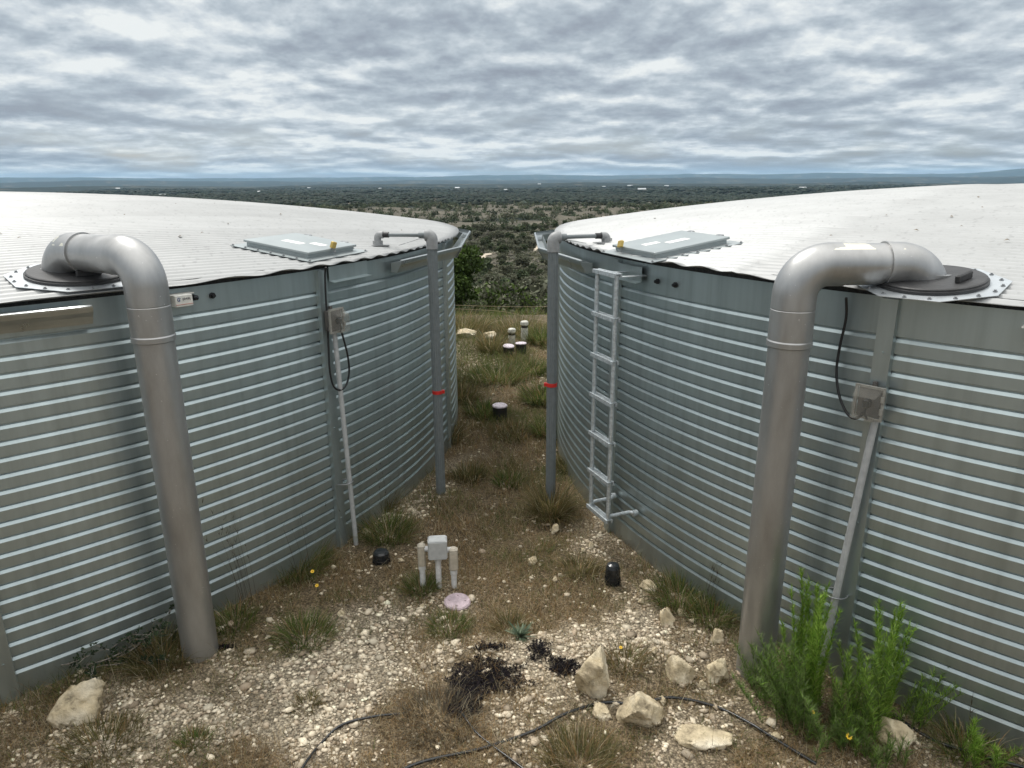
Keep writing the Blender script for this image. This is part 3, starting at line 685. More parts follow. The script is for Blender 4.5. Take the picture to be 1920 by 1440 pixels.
conduit(TR, 222, 1.625, 'grey conduit leaning on the right tank strut behind tall weeds', -.07)

# ------------------------------------------------------------------ small white sensor boxes below the eaves
def text_mesh(s, size, mat_, parent, M):
    cu = bpy.data.curves.new('lettering', 'FONT'); cu.body = s; cu.size = size; cu.align_x = 'CENTER'; cu.align_y = 'CENTER'; cu.extrude = .0003
    to = bpy.data.objects.new('tmp', cu); C.objects.link(to); bpy.context.view_layer.update()
    me = bpy.data.meshes.new_from_object(to.evaluated_get(bpy.context.evaluated_depsgraph_get())); C.objects.unlink(to)
    me.materials.clear(); me.materials.append(mat_); me.transform(M)
    o = bpy.data.objects.new('lettering', me); C.objects.link(o); o.parent = parent; return o
def sensor(T, a, label):
    rad, tan, P = strut_frame(T, a); p = P + rad * .0
    root = empty('sensor_box', (p.x, p.y, 2.128), math.atan2(rad.y, rad.x), label, 'sensor box', 'white sensor boxes under the eaves')
    b = MB(); b.box((.045, 0, 0), (.06, .105, .07), bev=.004); b.box((.02, 0, .037), (.07, .15, .006)); b.build('case', M_white, root)
    rr_ = MB(); rr_.box((.0765, 0, -.020), (.002, .104, .003)); rr_.build('seam_line', M_inkr, root)
    Mt = Matrix.Translation((.0765, .014, .010)) @ Matrix(((0, 0, 1, 0), (1, 0, 0, 0), (0, 1, 0, 0), (0, 0, 0, 1))) @ Matrix.Rotation(math.pi, 4, 'Z')
    text_mesh('level', .026, M_ink, root, Mt)
    lg = MB(); c0 = Vector((.0765, -.030, .010))
    lg.tube([c0 + Vector((0, .010 * math.cos(t), .010 * math.sin(t))) for t in [k * .35 + .6 for k in range(14)]], .0016, 6)
    lg.box(c0 + Vector((0, .002, -.002)), (.0012, .007, .007)); lg.build('round_mark', M_inkb, root)
    bk = MB(); bk.tube([(.03, .075, .005), (.03, .105, .0)], [.020, .014], 10); bk.build('cable_gland', M_blackp, root)
sensor(TL, -39.5, 'white sensor box under the left tank eave beside the silver pipe')
sensor(TR, 228.6, 'white sensor box under the right tank eave at the picture edge')

# ------------------------------------------------------------------ brass padlocks on the hatches
def padlock(p, rz, label):
    root = empty('padlock', p, rz, label, 'padlock', 'brass padlocks')
    b = MB(); b.box((0, 0, .032), (.052, .024, .05), bev=.004, M=Matrix.Rotation(.28, 4, 'X') @ Matrix.Rotation(.2, 4, 'Y')); b.build('body', M_brass, root)
    s = MB(); s.tube([(-.016, 0, .012)] + [(-.016 * math.cos(t), -.004, .0 - .022 * math.sin(t)) for t in [k * math.pi / 8 for k in range(9)]] + [(.016, 0, .012)], .004, 8); s.build('shackle', M_screw, root)
padlock((-1.325, 5.36, 2.305), R_(68), 'brass padlock on the front edge of the left hatch')
padlock((.79, 5.20, 2.315), R_(110), 'brass padlock on the corner of the right hatch')

# ------------------------------------------------------------------ things between the tanks
def pedestal():
    x, y = -.53, 4.47; g = gz(x, y); root = empty('electrical_pedestal', (x, y, g), R_(6), 'grey junction box standing on white risers between two beige fittings', 'junction box')
    b = MB(); b.box((0, 0, .315), (.135, .10, .145), bev=.009); b.box((0, -.053, .315), (.125, .008, .135), bev=.003); b.build('box', M_pvc_l, root)
    for (dx, dy, z0, w) in ((-.115, .035, .245, .055), (.108, -.01, .225, .066)):
        c = MB(); c.box((dx, dy, z0), (w, .06, .175), bev=.012); c.box((dx, dy - .033, z0 - .005), (w * .78, .006, .14), bev=.002); c.build('conduit_body', M_beige, root)
        t = MB(); t.tube([(dx * .35, dy * .5, .295), (dx * .85, dy * .8, .295)], .02, 12); t.build('connector', M_whitepeel, root)
    for (dx, dy, zt) in ((-.115, .035, .165), (.0, 0, .245), (.108, -.01, .14)):
        r = MB(); r.tube([(dx, dy, -.06), (dx, dy, zt)], .0205, 14); r.tube([(dx, dy, zt - .035), (dx, dy, zt)], .026, 14); r.build('riser', M_whitepeel, root)
pedestal()
def disc_cap(x, y, r, h, label, tilt=0.05, mat_=None, name='valve_cover', cat='valve cover', group='round purple lids'):
    g = gz(x, y); root = empty(name, (x, y, g), 0, label, cat, group)
    root.rotation_euler = (tilt, tilt * .5, 0)
    if h > .03:
        b = MB(); b.lathe([(r * .93, -.06), (r * .93, h)], 28); b.build('pipe_body', M_darkpipe, root)
    l = MB(); l.lathe([(r, h - .012), (r, h), (r, h), (r * .9, h + .008), (.001, h + .010)], 28)
    for k in range(4): l.tube([(r * .6 * math.cos(k * 1.57), r * .6 * math.sin(k * 1.57), h + .006), (r * .6 * math.cos(k * 1.57), r * .6 * math.sin(k * 1.57), h + .014)], r * .07, 6)
    l.build('lid', mat_ or M_purple, root)
disc_cap(-.385, 4.27, .092, .02, 'faded pinkish flat round cover in the gravel below the junction box', .08)
M_lidw = mat('pale_purple_lid', (.62, .55, .60), .6, 0, var=.3, vscale=20)
disc_cap(-.15, 8.17, .092, .17, 'dark pipe stub with a pale lid alone in the path between the tanks', .02, M_lidw, 'capped_pipe', 'capped pipe', 'dark capped pipe stubs')
disc_cap(-.06, 11.34, .095, .17, 'left one of two dark pipe stubs with pale lids at the path end', .1, M_lidw, 'capped_pipe', 'capped pipe', 'dark capped pipe stubs')
disc_cap(.155, 11.5, .095, .17, 'right one of two dark pipe stubs with pale lids at the path end', -.03, M_lidw, 'capped_pipe', 'capped pipe', 'dark capped pipe stubs')
M_vent = mat('weathered_white_pipe', (.55, .54, .48), .7, 0, var=.45, vscale=22)
for (x, y, h, label) in ((-.0, 12.1, .28, 'shorter weathered white vent pipe behind the dark stubs'), (.225, 12.25, .38, 'taller weathered white vent pipe behind the dark stubs')):
    g = gz(x, y); root = empty('vent_pipe', (x, y, g), 0, label, 'vent pipe', 'white vent pipes'); r = .062
    b = MB(); b.lathe([(r, -.06), (r, h - .10)], 20); b.lathe([(r * 1.0, h - .06), (r * 1.14, h - .045), (r * 1.14, h), (r * .9, h + .015), (.001, h + .02)], 20); b.build('tube', M_vent, root)
    b = MB(); b.lathe([(r * .9, h - .10), (r * .9, h - .06)], 20); b.build('screen_ring', M_darkpipe, root)
def black_cap(x, y, r, h, label, rz):
    g = gz(x, y); root = empty('landscape_light', (x, y, g), rz, label, 'ground light', 'black ground lights')
    b = MB(); b.lathe([(r * .9, -.05), (r, .02), (r, h * .62), (r * .94, h * .8), (r * .75, h * .94), (r * .4, h * .99), (.001, h)], 26); b.build('housing', M_blackp, root)
    c = MB(); c.lathe([(r * 1.05, h * .28), (r * 1.08, h * .32), (r * 1.05, h * .36)], 26)
    for k in range(9): c.box((r * 1.02 * math.cos(k * .7), r * 1.02 * math.sin(k * .7), h * .15), (.008, .008, h * .28), rz=k * .7)
    c.build('ribbed_collar', M_black, root)
black_cap(.715, 4.50, .053, .165, 'black domed ground light in gravel near the right tank', 0)
black_cap(-1.0, 4.80, .062, .10, 'black domed ground light half hidden in grass near the left tank', 0)
# rope at the far end of the path
for (pts, label) in (([(-2.2, 13.9), (-.9, 13.75), (-.1, 13.7), (.5, 13.3), (1.4, 12.9)], 'thin pale rope sagging across the far end of the path, lower one'),
                     ([(-2.2, 14.1), (-.6, 14.05), (.6, 14.0), (1.9, 14.05)], 'thin pale rope straight across the far end of the path, upper one')):
    zz_ = [.36, .33, .28, .2, .15] if len(pts) == 5 else [.40, .34, .33, .36]
    m_ = curve_tube([(x + 2.2, y - 13.9, z) for (x, y), z in zip(pts, zz_)], .0036, 5)
    setp(m_.build('rope', M_rope, None, (-2.2, 13.9, gz(-1, 13))), label, 'rope', 'ropes')

# ------------------------------------------------------------------ hoses
def hose(pts, r, label):
    P = [(x, y, gz(x, y) + r * .9 + .008 + .010 * math.sin(i * 2.1)) for i, (x, y) in enumerate(pts)]
    o = curve_tube([(a - P[0][0], b - P[0][1], c - P[0][2]) for a, b, c in P], r, 8, 8).build('irrigation_hose', M_blackp, None, P[0]); setp(o, label, 'hose', 'black irrigation hoses')
hose([(-.75, 2.62), (-.51, 2.85), (-.17, 2.96), (.1, 3.07), (.28, 3.18), (.5, 3.29), (.68, 3.27), (.88, 3.31), (1.1, 3.26), (1.24, 3.13), (1.36, 2.98), (1.5, 2.85)], .0082, 'thick black hose running from bottom centre past the pale rocks')
hose([(-.29, 3.22), (-.25, 3.14), (-.18, 3.05), (-.01, 2.88), (.12, 2.75)], .0065, 'thin black hose dropping from the black debris over the thick hose')
hose([(-1.06, 2.72), (-1.04, 2.85), (-1.0, 3.0), (-.92, 3.12), (-.76, 3.18), (-.60, 3.21)], .007, 'thin black hose curving through the gravel left of the debris')
hose([(1.93, 3.26), (2.02, 3.19), (2.15, 3.02), (2.25, 2.93), (2.5, 2.8)], .009, 'black hose lying at the foot of the right tank')

# ------------------------------------------------------------------ rocks
def ico(sub):
    import bmesh
    bm = bmesh.new(); bmesh.ops.create_icosphere(bm, subdivisions=sub, radius=1); bm.verts.ensure_lookup_table()
    V = np.array([v.co[:] for v in bm.verts]); F = np.array([[v.index for v in f.verts] for f in bm.faces]); bm.free(); return V, F
IV4, IF4 = ico(4); IV1, IF1 = ico(1); IV2, IF2 = ico(2)
def rock_mat():
    m = bpy.data.materials.new('limestone'); m.use_nodes = True; t = m.node_tree; b = t.nodes['Principled BSDF']; tcn = node(t, 'ShaderNodeTexCoord')
    n = node(t, 'ShaderNodeTexNoise'); n.inputs['Scale'].default_value = 9; n.inputs['Detail'].default_value = 8; n.inputs['Roughness'].default_value = .7
    t.links.new(tcn.outputs['Object'], n.inputs['Vector'])
    n2 = node(t, 'ShaderNodeTexNoise'); n2.inputs['Scale'].default_value = 3.5; n2.inputs['Detail'].default_value = 4; t.links.new(tcn.outputs['Object'], n2.inputs['Vector'])
    c1 = ramp(t, n2.outputs[0], [(.3, (.36, .29, .20)), (.46, (.62, .52, .35)), (.56, (.70, .62, .47)), (.72, (.78, .73, .62))])
    c2 = ramp(t, n.outputs[0], [(.33, .35), (.44, .85), (.52, 1.0), (.7, 1.2)])
    t.links.new(mixc(t, 1, c1, c2, 'MULTIPLY'), b.inputs['Base Color']); b.inputs['Roughness'].default_value = .9; b.inputs['Specular IOR Level'].default_value = .2
    bp = node(t, 'ShaderNodeBump'); bp.inputs['Strength'].default_value = 1.0; bp.inputs['Distance'].default_value = .03
    t.links.new(n.outputs[0], bp.inputs['Height']); t.links.new(bp.outputs[0], b.inputs['Normal']); return m
M_rock = rock_mat()
def rock(x, y, w, d, h, rz, label, seed, sink=.25, cuts=9):
    r = np.random.default_rng(seed); V = IV4.copy()
    nz = fbm(V[:, 0] * 1.6 + V[:, 2] * 1.3 + seed, V[:, 1] * 1.6 - V[:, 2] * 1.7, seed, 3, .5) - .5; V = V * (1 + 1.3 * nz[:, None])
    for _ in range(cuts):
        nrm = r.normal(size=3); nrm /= np.linalg.norm(nrm); k = r.uniform(.55, 1.0); dd = V @ nrm - k; V = V - np.where(dd > 0, dd, 0)[:, None] * nrm
    nz = fbm(V[:, 0] * 2.2 + V[:, 2] * 1.3 + seed, V[:, 1] * 2.2 - V[:, 2] * 1.7, seed, 4, .55) - .5
    n2_ = .25 - np.abs(fbm(V[:, 0] * 3.5 + V[:, 2] * 2.6 + seed, V[:, 1] * 3.5 - V[:, 2] * 3, seed + 9, 4, .6) - .5) * 2; V = V * (1 + .10 * nz[:, None] + .38 * n2_[:, None]); V = V / np.abs(V).max(0) * np.array([w / 2, d / 2, h / 2]); V[:, 2] += h / 2 - h * sink
    c, s = math.cos(rz), math.sin(rz); V[:, :2] = V[:, :2] @ np.array([[c, s], [-s, c]])
    o = big_mesh('rock', V, [IF4], M_rock, False, loc=(x, y, gz(x, y))); setp(o, label, 'rock', 'pale limestone rocks')
for a in ((-2.36, 3.20, .33, .19, .25, .55, 'large angular pale rock in the gravel at bottom left', 11), (.45, 3.40, .24, .22, .29, .9, 'tall white rock beside the right patch of black debris', 12),
          (.69, 3.16, .29, .20, .22, .3, 'craggy cream rock lying over the thick black hose', 13), (.48, 3.20, .13, .10, .07, .2, 'small tan rock touching the left side of the craggy rock', 14),
          (.97, 3.50, .20, .16, .17, -.4, 'broad brownish rock between the white rock and right pipe', 15), (1.18, 3.50, .17, .12, .12, .1, 'smooth cream rock just left of the right silver pipe', 16),
          (1.08, 3.42, .06, .05, .05, .7, 'small pale stone leaning on the smooth cream rock', 17), (1.01, 4.02, .12, .11, .13, .4, 'pale blocky rock near the right tank foot', 18),
          (1.28, 3.82, .11, .09, .10, 1.1, 'pale round rock just behind the right silver pipe', 19), (.15, 4.77, .10, .075, .06, .2, 'pale stone alone in the middle of the dry grass', 20),
          (.35, 5.29, .10, .08, .08, 1.0, 'pale stone in front of the ladder foot', 21), (.96, 4.42, .15, .10, .07, -.5, 'flat cream rock right of the black ground light', 22),
          (.88, 4.26, .05, .04, .04, .5, 'tiny pale stone below the flat cream rock', 23), (.98, 3.02, .34, .18, .07, -.2, 'low flat grey-cream rock at bottom right of centre', 24),
          (1.98, 3.0, .26, .20, .12, -.5, 'wide grey-tan rock at the foot of the tall weeds', 25), (-1.15, 4.14, .07, .05, .04, .3, 'pale stone at the edge of the left gravel patch', 26),
          (-.80, 12.35, .42, .25, .16, .1, 'left one of two rocks at the far end of the path', 27), (-.42, 12.45, .34, .22, .17, -.3, 'right one of two rocks at the far end of the path', 28),
          (1.36, 3.02, .06, .05, .045, .3, 'small white stone left of the weed clump', 29), (-1.2, 5.25, .12, .07, .05, .3, 'flat pale stone at the left tank foot', 30),
          (-.85, 4.80, .06, .05, .04, .1, 'small pale stone beside the left ground light', 31), (.83, 3.30, .05, .05, .04, .1, 'small white stone behind the craggy rock', 32), (.62, 5.02, .06, .05, .05, .4, 'small pale stone just below the ladder foot', 33), (.55, 4.95, .045, .04, .035, .9, 'tiny pale stone left of the stone below the ladder', 34), (.30, 4.52, .05, .045, .04, .2, 'small pale stone in the brown grass left of the right ground light', 35), (1.12, 4.12, .06, .05, .05, 1.2, 'small cream stone behind the blocky rock', 36), (.86, 3.72, .055, .05, .04, .7, 'small pale stone between white rock and blocky rock', 37), (-.62, 4.22, .05, .04, .035, .5, 'small pale stone left of the pinkish cover', 38)):
    a = list(a); a[4] *= 1.3; a[2] *= .93; rock(*a)

# ------------------------------------------------------------------ pebbles, dry grass, debris (stuff)
def inside_tank(x, y, pad=.0):
    return (np.hypot(x - TL['c'][0], y - TL['c'][1]) < TL['R'] + pad) | (np.hypot(x - TR['c'][0], y - TR['c'][1]) < TR['R'] + pad)
def scatter(n, x0, x1, y0, y1): return rng.uniform(x0, x1, n), rng.uniform(y0, y1, n)
M_peb = colmat('pebbles', .9, var=.15, vscale=60)
def pebbles():
    xs, ys, rs = [], [], []
    for (n, x0, x1, y0, y1, r0, r1) in ((60000, -3.1, 3.0, 2.45, 5.0, .0045, .0150), (26000, -2.2, 1.9, 5.0, 9.0, .007, .018), (18000, -1.9, 1.8, 9.0, 14.0, .010, .026), (4200, -3.1, 3.0, 2.5, 6.0, .012, .028), (260, -2.6, 2.4, 2.7, 6.5, .024, .042)):
        x, y = scatter(n, x0, x1, y0, y1); g = gravel_amount(x, y); cl = fbm(x * 9, y * 9, 91, 2)
        k = (rng.random(n) < np.clip(g * 1.25 - .28, .05, 1) * (.25 + 1.3 * sm(.36, .60, cl))) & ~inside_tank(x, y)
        x, y = x[k], y[k]; xs.append(x); ys.append(y); rs.append(r0 + (r1 - r0) * rng.random(len(x)) ** 1.8)
    x = np.concatenate(xs); y = np.concatenate(ys); r = np.concatenate(rs); n = len(x)
    z = ground(x, y) + sm(15, 12, np.hypot(x, y)) * ((fbm(x * 14, y * 14, 61, 3, .6) - .5) * .022)
    B = IV1[:12] if len(IV1) >= 12 else IV1
    nv = len(IV1); V = IV1[None] * (1 + rng.uniform(-.45, .40, (n, nv, 1)))
    V = V * (r[:, None] * np.ones(3) * np.stack([rng.uniform(.8, 1.5, n), rng.uniform(.7, 1.1, n), rng.uniform(.32, .70, n)], -1))[:, None, :]
    a = rng.uniform(0, 6.28, n); c, s = np.cos(a), np.sin(a)
    Vx = V[..., 0] * c[:, None] - V[..., 1] * s[:, None]; Vy = V[..., 0] * s[:, None] + V[..., 1] * c[:, None]
    V = np.stack([Vx + x[:, None], Vy + y[:, None], V[..., 2] + (z + r * .25)[:, None]], -1).reshape(-1, 3)
    F = (IF1[None] + (np.arange(n) * nv)[:, None, None]).reshape(-1, 3)
    t = rng.random(n)[:, None]; base = np.array([.80, .71, .55]) * (1 - t) + np.array([.38, .30, .215]) * t
    base = base * rng.uniform(.55, 1.2, n)[:, None]
    col = np.repeat(base, nv, 0); print('pebbles', n)
    o = big_mesh('gravel', V, [F], M_peb, False, color=np.clip(col, 0, .85)); setp(o, 'loose cream limestone pebbles covering the ground', 'gravel', kind='stuff')
pebbles()

M_blade = colmat('grass_blades', .7, trans=.5, var=.12, vscale=30)
def blades(x, y, z, length, width, lean, az, col, curl=.5, seg=3):
    """curved tapering blades, all arrays of n -> V,F,col"""
    n = len(x); t = np.linspace(0, 1, seg + 1); ca, sa = np.cos(az), np.sin(az)
    ang = lean[:, None] + curl * t[None, :] * (0.6 + .8 * rng.random(n))[:, None]          # angle from vertical grows along blade
    st = length[:, None] / seg
    hx = np.concatenate([np.zeros((n, 1)), np.cumsum(np.sin(ang[:, :-1]) * st, 1)], 1); hz = np.concatenate([np.zeros((n, 1)), np.cumsum(np.cos(ang[:, :-1]) * st, 1)], 1)
    wd = width[:, None] * (1 - t[None, :] ** 1.5) * .5 + 1e-5
    tw = az + np.pi / 2 + rng.uniform(-.9, .9, n); wx, wy = np.cos(tw), np.sin(tw)
    cx = x[:, None] + ca[:, None] * hx; cy = y[:, None] + sa[:, None] * hx; cz = z[:, None] + hz
    Lf = np.stack([cx - wx[:, None] * wd, cy - wy[:, None] * wd, cz], -1); Rt = np.stack([cx + wx[:, None] * wd, cy + wy[:, None] * wd, cz], -1)
    V = np.stack([Lf, Rt], 2).reshape(n, (seg + 1) * 2, 3)
    b = (np.arange(n) * (seg + 1) * 2)[:, None]; k = np.arange(seg)[None, :] * 2
    F = np.stack([b + k, b + k + 1, b + k + 3, b + k + 2], -1).reshape(-1, 4)
    return V.reshape(-1, 3), F, np.repeat(col, (seg + 1) * 2, 0)
def pick(cols, n):
    c = np.array(cols); i = rng.integers(0, len(c), n); return c[i] * rng.uniform(.65, 1.3, n)[:, None]
DRY = [(.36, .26, .13), (.28, .19, .09), (.46, .38, .23), (.17, .11, .055), (.34, .21, .09), (.52, .45, .31)]
GRN = [(.10, .155, .03), (.075, .125, .028), (.14, .18, .045), (.19, .21, .07), (.06, .095, .028)]
OLV = [(.16, .155, .055), (.13, .12, .045), (.20, .17, .075), (.09, .095, .04)]
def dry_grass():
    Vs, Fs, Cs = [], [], []; b = 0
    for (n, x0, x1, y0, y1, l0, l1, w) in ((170000, -3.1, 3.0, 2.45, 5.2, .03, .10, .0022), (80000, -2.2, 1.9, 5.2, 9.0, .04, .12, .0032), (36000, -2.0, 1.8, 9.0, 14.0, .06, .20, .0050), (15000, -3.0, 3.2, 13.2, 18.5, .08, .26, .0085)):
        x, y = scatter(n, x0, x1, y0, y1); g = gravel_amount(x, y); cl = fbm(x * 5, y * 5, 95, 3)
        wd = np.minimum(np.hypot(x - TL['c'][0], y - TL['c'][1]) - TL['R'], np.hypot(x - TR['c'][0], y - TR['c'][1]) - TR['R']); hug = np.exp(-np.maximum(wd, 0) / .16) * sm(.40, .60, fbm(x * 1.3 + 9, y * 1.3, 141, 3)) + .6 * sm(.50, .66, fbm(x * 1.1, y * 1.1 + 5, 143, 3)) * sm(4.3, 5.2, y)
        k = (rng.random(n) < np.clip(1.12 - g * 1.05 + hug, .10, 1) * np.maximum(sm(.22, .55, cl), np.minimum(hug, 1))) & ~inside_tank(x, y, .01)
        x, y = x[k], y[k]; n = len(x); g = g[k]; hug = np.clip(hug[k], 0, 1); z = ground(x, y) - .004
        grn = fbm(x * 1.7, y * 1.7, 99, 3); far = sm(5, 8, y)
        isg = rng.random(n) < .75 * hug + np.clip((grn - .38 + .25 * sm(9, 13, y)) * 3, 0.06, .85) * (.5 + .4 * far)
        col = np.where(isg[:, None], pick(OLV + GRN[:3], n), pick(DRY, n))
        Lg = rng.uniform(l0, l1, n) * (.6 + .8 * cl[k]) * (1 + .9 * hug); lean = rng.uniform(.1, 1.45, n)
        V, F, c = blades(x, y, z, Lg, rng.uniform(.6, 1.3, n) * w, lean, rng.uniform(0, 6.28, n), col, .7, 3)
        Vs.append(V); Fs.append(F + b); Cs.append(c); b += len(V)
    n = 1500; x, y = rng.uniform(-2.6, 2.2, n), rng.uniform(2.75, 5.2, n); x = x + 0; k = ~inside_tank(x, y, .02) & (fbm(x * 2, y * 2, 77, 2) > .46); x, y = x[k], y[k]; n = len(x)
    V, F, c = blades(x, y, ground(x, y), rng.uniform(.10, .28, n), np.full(n, .0022), rng.uniform(.3, 1.3, n), rng.uniform(0, 6.28, n), pick([(.50, .43, .29), (.40, .33, .21), (.16, .12, .08)], n), .5, 3)
    Vs.append(V); Fs.append(np.zeros((0, 4), int)); Cs.append(c); Fs[-1] = F + b; b += len(V)
    o = big_mesh('dry_grass', np.concatenate(Vs), [np.concatenate(Fs)], M_blade, False, color=np.clip(np.concatenate(Cs), 0, 1))
    print('drygrass', b); setp(o, 'matted dry brown grass and litter over the gravel', 'dry grass', kind='stuff')
dry_grass()

def tuft_mesh(n, h, spread, cols, w=.0028, lean=.75, dry=.2, curl=.7):
    r = spread * np.sqrt(rng.random(n)) * .5; a = rng.uniform(0, 6.28, n); x, y = r * np.cos(a), r * np.sin(a)
    az = a + rng.uniform(-.7, .7, n); ln = rng.uniform(0.03, lean, n); Lg = h * rng.uniform(.45, 1.1, n)
    col = np.where(rng.random(n)[:, None] < dry, pick(DRY, n), pick(cols, n))
    return blades(x, y, np.full(n, -.01), Lg, rng.uniform(.7, 1.4, n) * w, ln, az, col, curl, 4)
def tuft(x, y, h, spread, n, cols, label, w=.0028, lean=1.05, dry=.2, curl=.9, name='grass_tuft', cat='grass tuft', group='green grass tufts'):
    V, F, c = tuft_mesh(n, h, spread, cols, w, lean, dry, curl)
    o = big_mesh(name, V, [F], M_blade, False, color=np.clip(c, 0, 1), loc=(x, y, gz(x, y))); setp(o, label, cat, group)
TU = [(-1.34, 3.90, .16, .34, 900, GRN, 'dense green grass tuft in the gravel right of the left silver pipe'), (-1.62, 4.72, .26, .42, 900, GRN, 'big dark green tuft with yellow flowers at the left tank foot'),
      (-.41, 3.99, .12, .26, 600, GRN, 'small green tuft right below the pinkish cover'), (-.02, 3.98, .16, .18, 350, OLV, 'olive tuft just behind the silvery rosette plant'),
      (-1.02, 5.22, .26, .36, 900, GRN, 'tall green tuft between left conduit and left ground light'), (-1.83, 4.02, .17, .25, 500, GRN, 'green tuft touching the left silver pipe foot'),
      (-2.13, 3.66, .2, .34, 800, OLV, 'olive grass mound under the leafy shrub'), (1.16, 4.30, .20, .38, 900, GRN, 'green tuft behind the flat cream rock at the right tank'),
      (1.30, 4.05, .18, .26, 500, GRN, 'green tuft between right tank wall and round rock'), (.50, 4.66, .17, .26, 350, OLV, 'thin olive tuft left of the black ground light'),
      (-.42, 6.42, .18, .3, 500, OLV, 'olive tuft beside the left gauge post foot'), (.33, 5.58, .42, .26, 1100, OLV, 'tall brown-green tuft at the right gauge post foot'),
      (-.03, 6.25, .14, .3, 400, GRN, 'low green tuft in mid path past the left gauge post'), (-2.12, 3.0, .14, .36, 900, OLV, 'grey-green grass clump below the large angular rock'),
      (-1.66, 3.01, .09, .14, 260, GRN, 'tiny bright green tuft near the bottom left edge'), (-1.15, 3.28, .08, .14, 220, OLV, 'tiny olive tuft in the gravel left of the debris'),
      (.33, 2.86, .17, .34, 800, OLV, 'grey-green clump at the bottom edge below the hose'), (.68, 3.62, .18, .22, 260, OLV, 'thin tuft with a yellow bud behind the white rock'),
      (-.655, 4.44, .16, .2, 600, GRN, 'dark green tuft at the left riser of the junction box'), (2.30, 2.92, .20, .30, 420, GRN, 'bright green clump at the lower right tank foot'),
      (-1.13, 5.72, .3, .22, 300, OLV, 'thin upright tuft against the left tank past the conduit'), (-.33, 11.6, .55, .4, 500, OLV, 'upright yellow-green tuft left of the dark pipe stubs'),
      (-.22, 9.9, .3, .8, 1400, GRN, 'wide dark green clump in the middle of the far path'), (.30, 10.3, .28, .5, 700, GRN, 'dark green clump right of the wide clump on the far path'),
      (.42, 8.9, .32, .55, 900, GRN, 'dark green clump right of the single pipe stub'), (-.70, 8.9, .38, .5, 700, OLV, 'brown-green clump by the left tank near the single stub'),
      (-.36, 8.3, .25, .4, 500, GRN, 'green clump touching the left side of the single pipe stub'), (.05, 7.6, .18, .6, 600, OLV, 'low olive clump in front of the single pipe stub'),
      (-.74, 7.4, .32, .35, 500, OLV, 'reddish brown tuft at the left tank foot'), (.52, 12.3, .45, .55, 900, GRN, 'tall green clump right of the white vent pipes'),
      (-.95, 13.2, .5, .9, 1200, OLV, 'wide yellow-green clump behind the far rocks'), (.12, 13.1, .4, .8, 800, OLV, 'orange-brown clump behind the white vent pipes'),
      (.05, 10.9, .2, .35, 350, OLV, 'small olive tuft just before the two dark stubs'), (-.40, 3.18, .12, .42, 900, [(.17, .14, .10), (.12, .10, .07), (.20, .18, .13)], 'grey dry clump below the black debris'),
      (.44, 7.6, .3, .4, 600, GRN, 'dark green clump by the right tank beside the path'), (.60, 6.6, .22, .3, 500, OLV, 'dry tuft at the right tank foot behind the gauge post')]
for a in TU: tuft(*a[:7], w=.0040 if a[1] < 6 else .0075, dry=.25)
# tall thin seeding stalks in front of the walls
def stalks(x, y, n, h, label, lean0, az0, spread=.06):
    a = rng.uniform(-.5, .5, n) + az0; px, py = rng.uniform(-spread, spread, (2, n))
    V, F, c = blades(px, py, np.full(n, -.01), h * rng.uniform(.55, 1.05, n), np.full(n, .0026), rng.uniform(.02, lean0, n), a, pick([(.06, .045, .03), (.09, .07, .045)], n), .35, 7)
    Vs = [V]; Fs = [F]; Cs = [c]; b = len(V); V3 = V.reshape(n, 16, 3)
    m = n * 9; i = rng.integers(0, n, m); k = rng.integers(4, 8, m); P = V3[i, k * 2]
    V, F, c = blades(P[:, 0], P[:, 1], P[:, 2], rng.uniform(.02, .06, m), np.full(m, .003), rng.uniform(.2, .8, m), rng.uniform(0, 6.28, m), pick([(.10, .08, .05), (.06, .045, .03)], m), .2, 2)
    o = big_mesh('seed_stalks', np.concatenate([Vs[0], V]), [Fs[0], F + b], M_blade, False, color=np.concatenate([Cs[0], c]), loc=(x, y, gz(x, y))); setp(o, label, 'grass stalks', 'tall seeding stalks')
stalks(-1.78, 4.20, 13, .85, 'bundle of dark seed stalks right of the left silver pipe', .25, 2.9)
stalks(-1.55, 4.70, 4, .95, 'few dark seed stalks against the wall right of the bundle', .15, 2.6, .12)
stalks(-1.36, 5.0, 3, .75, 'thin seed stalks at the left conduit foot', .3, 2.6, .1)
stalks(-1.13, 5.45, 4, .8, 'thin seed stalks right of the left conduit', .12, 2.4, .12)
stalks(1.33, 4.15, 8, .5, 'thin seed stalks before the right tank left of the pipe', .3, .6, .07)
stalks(.78, 3.34, 6, .42, 'thin dark stalks rising among the pale rocks', .3, 1.2, .06)
stalks(2.35, 3.0, 4, .3, 'thin stalks at the lower right corner', .3, 1.2, .12)

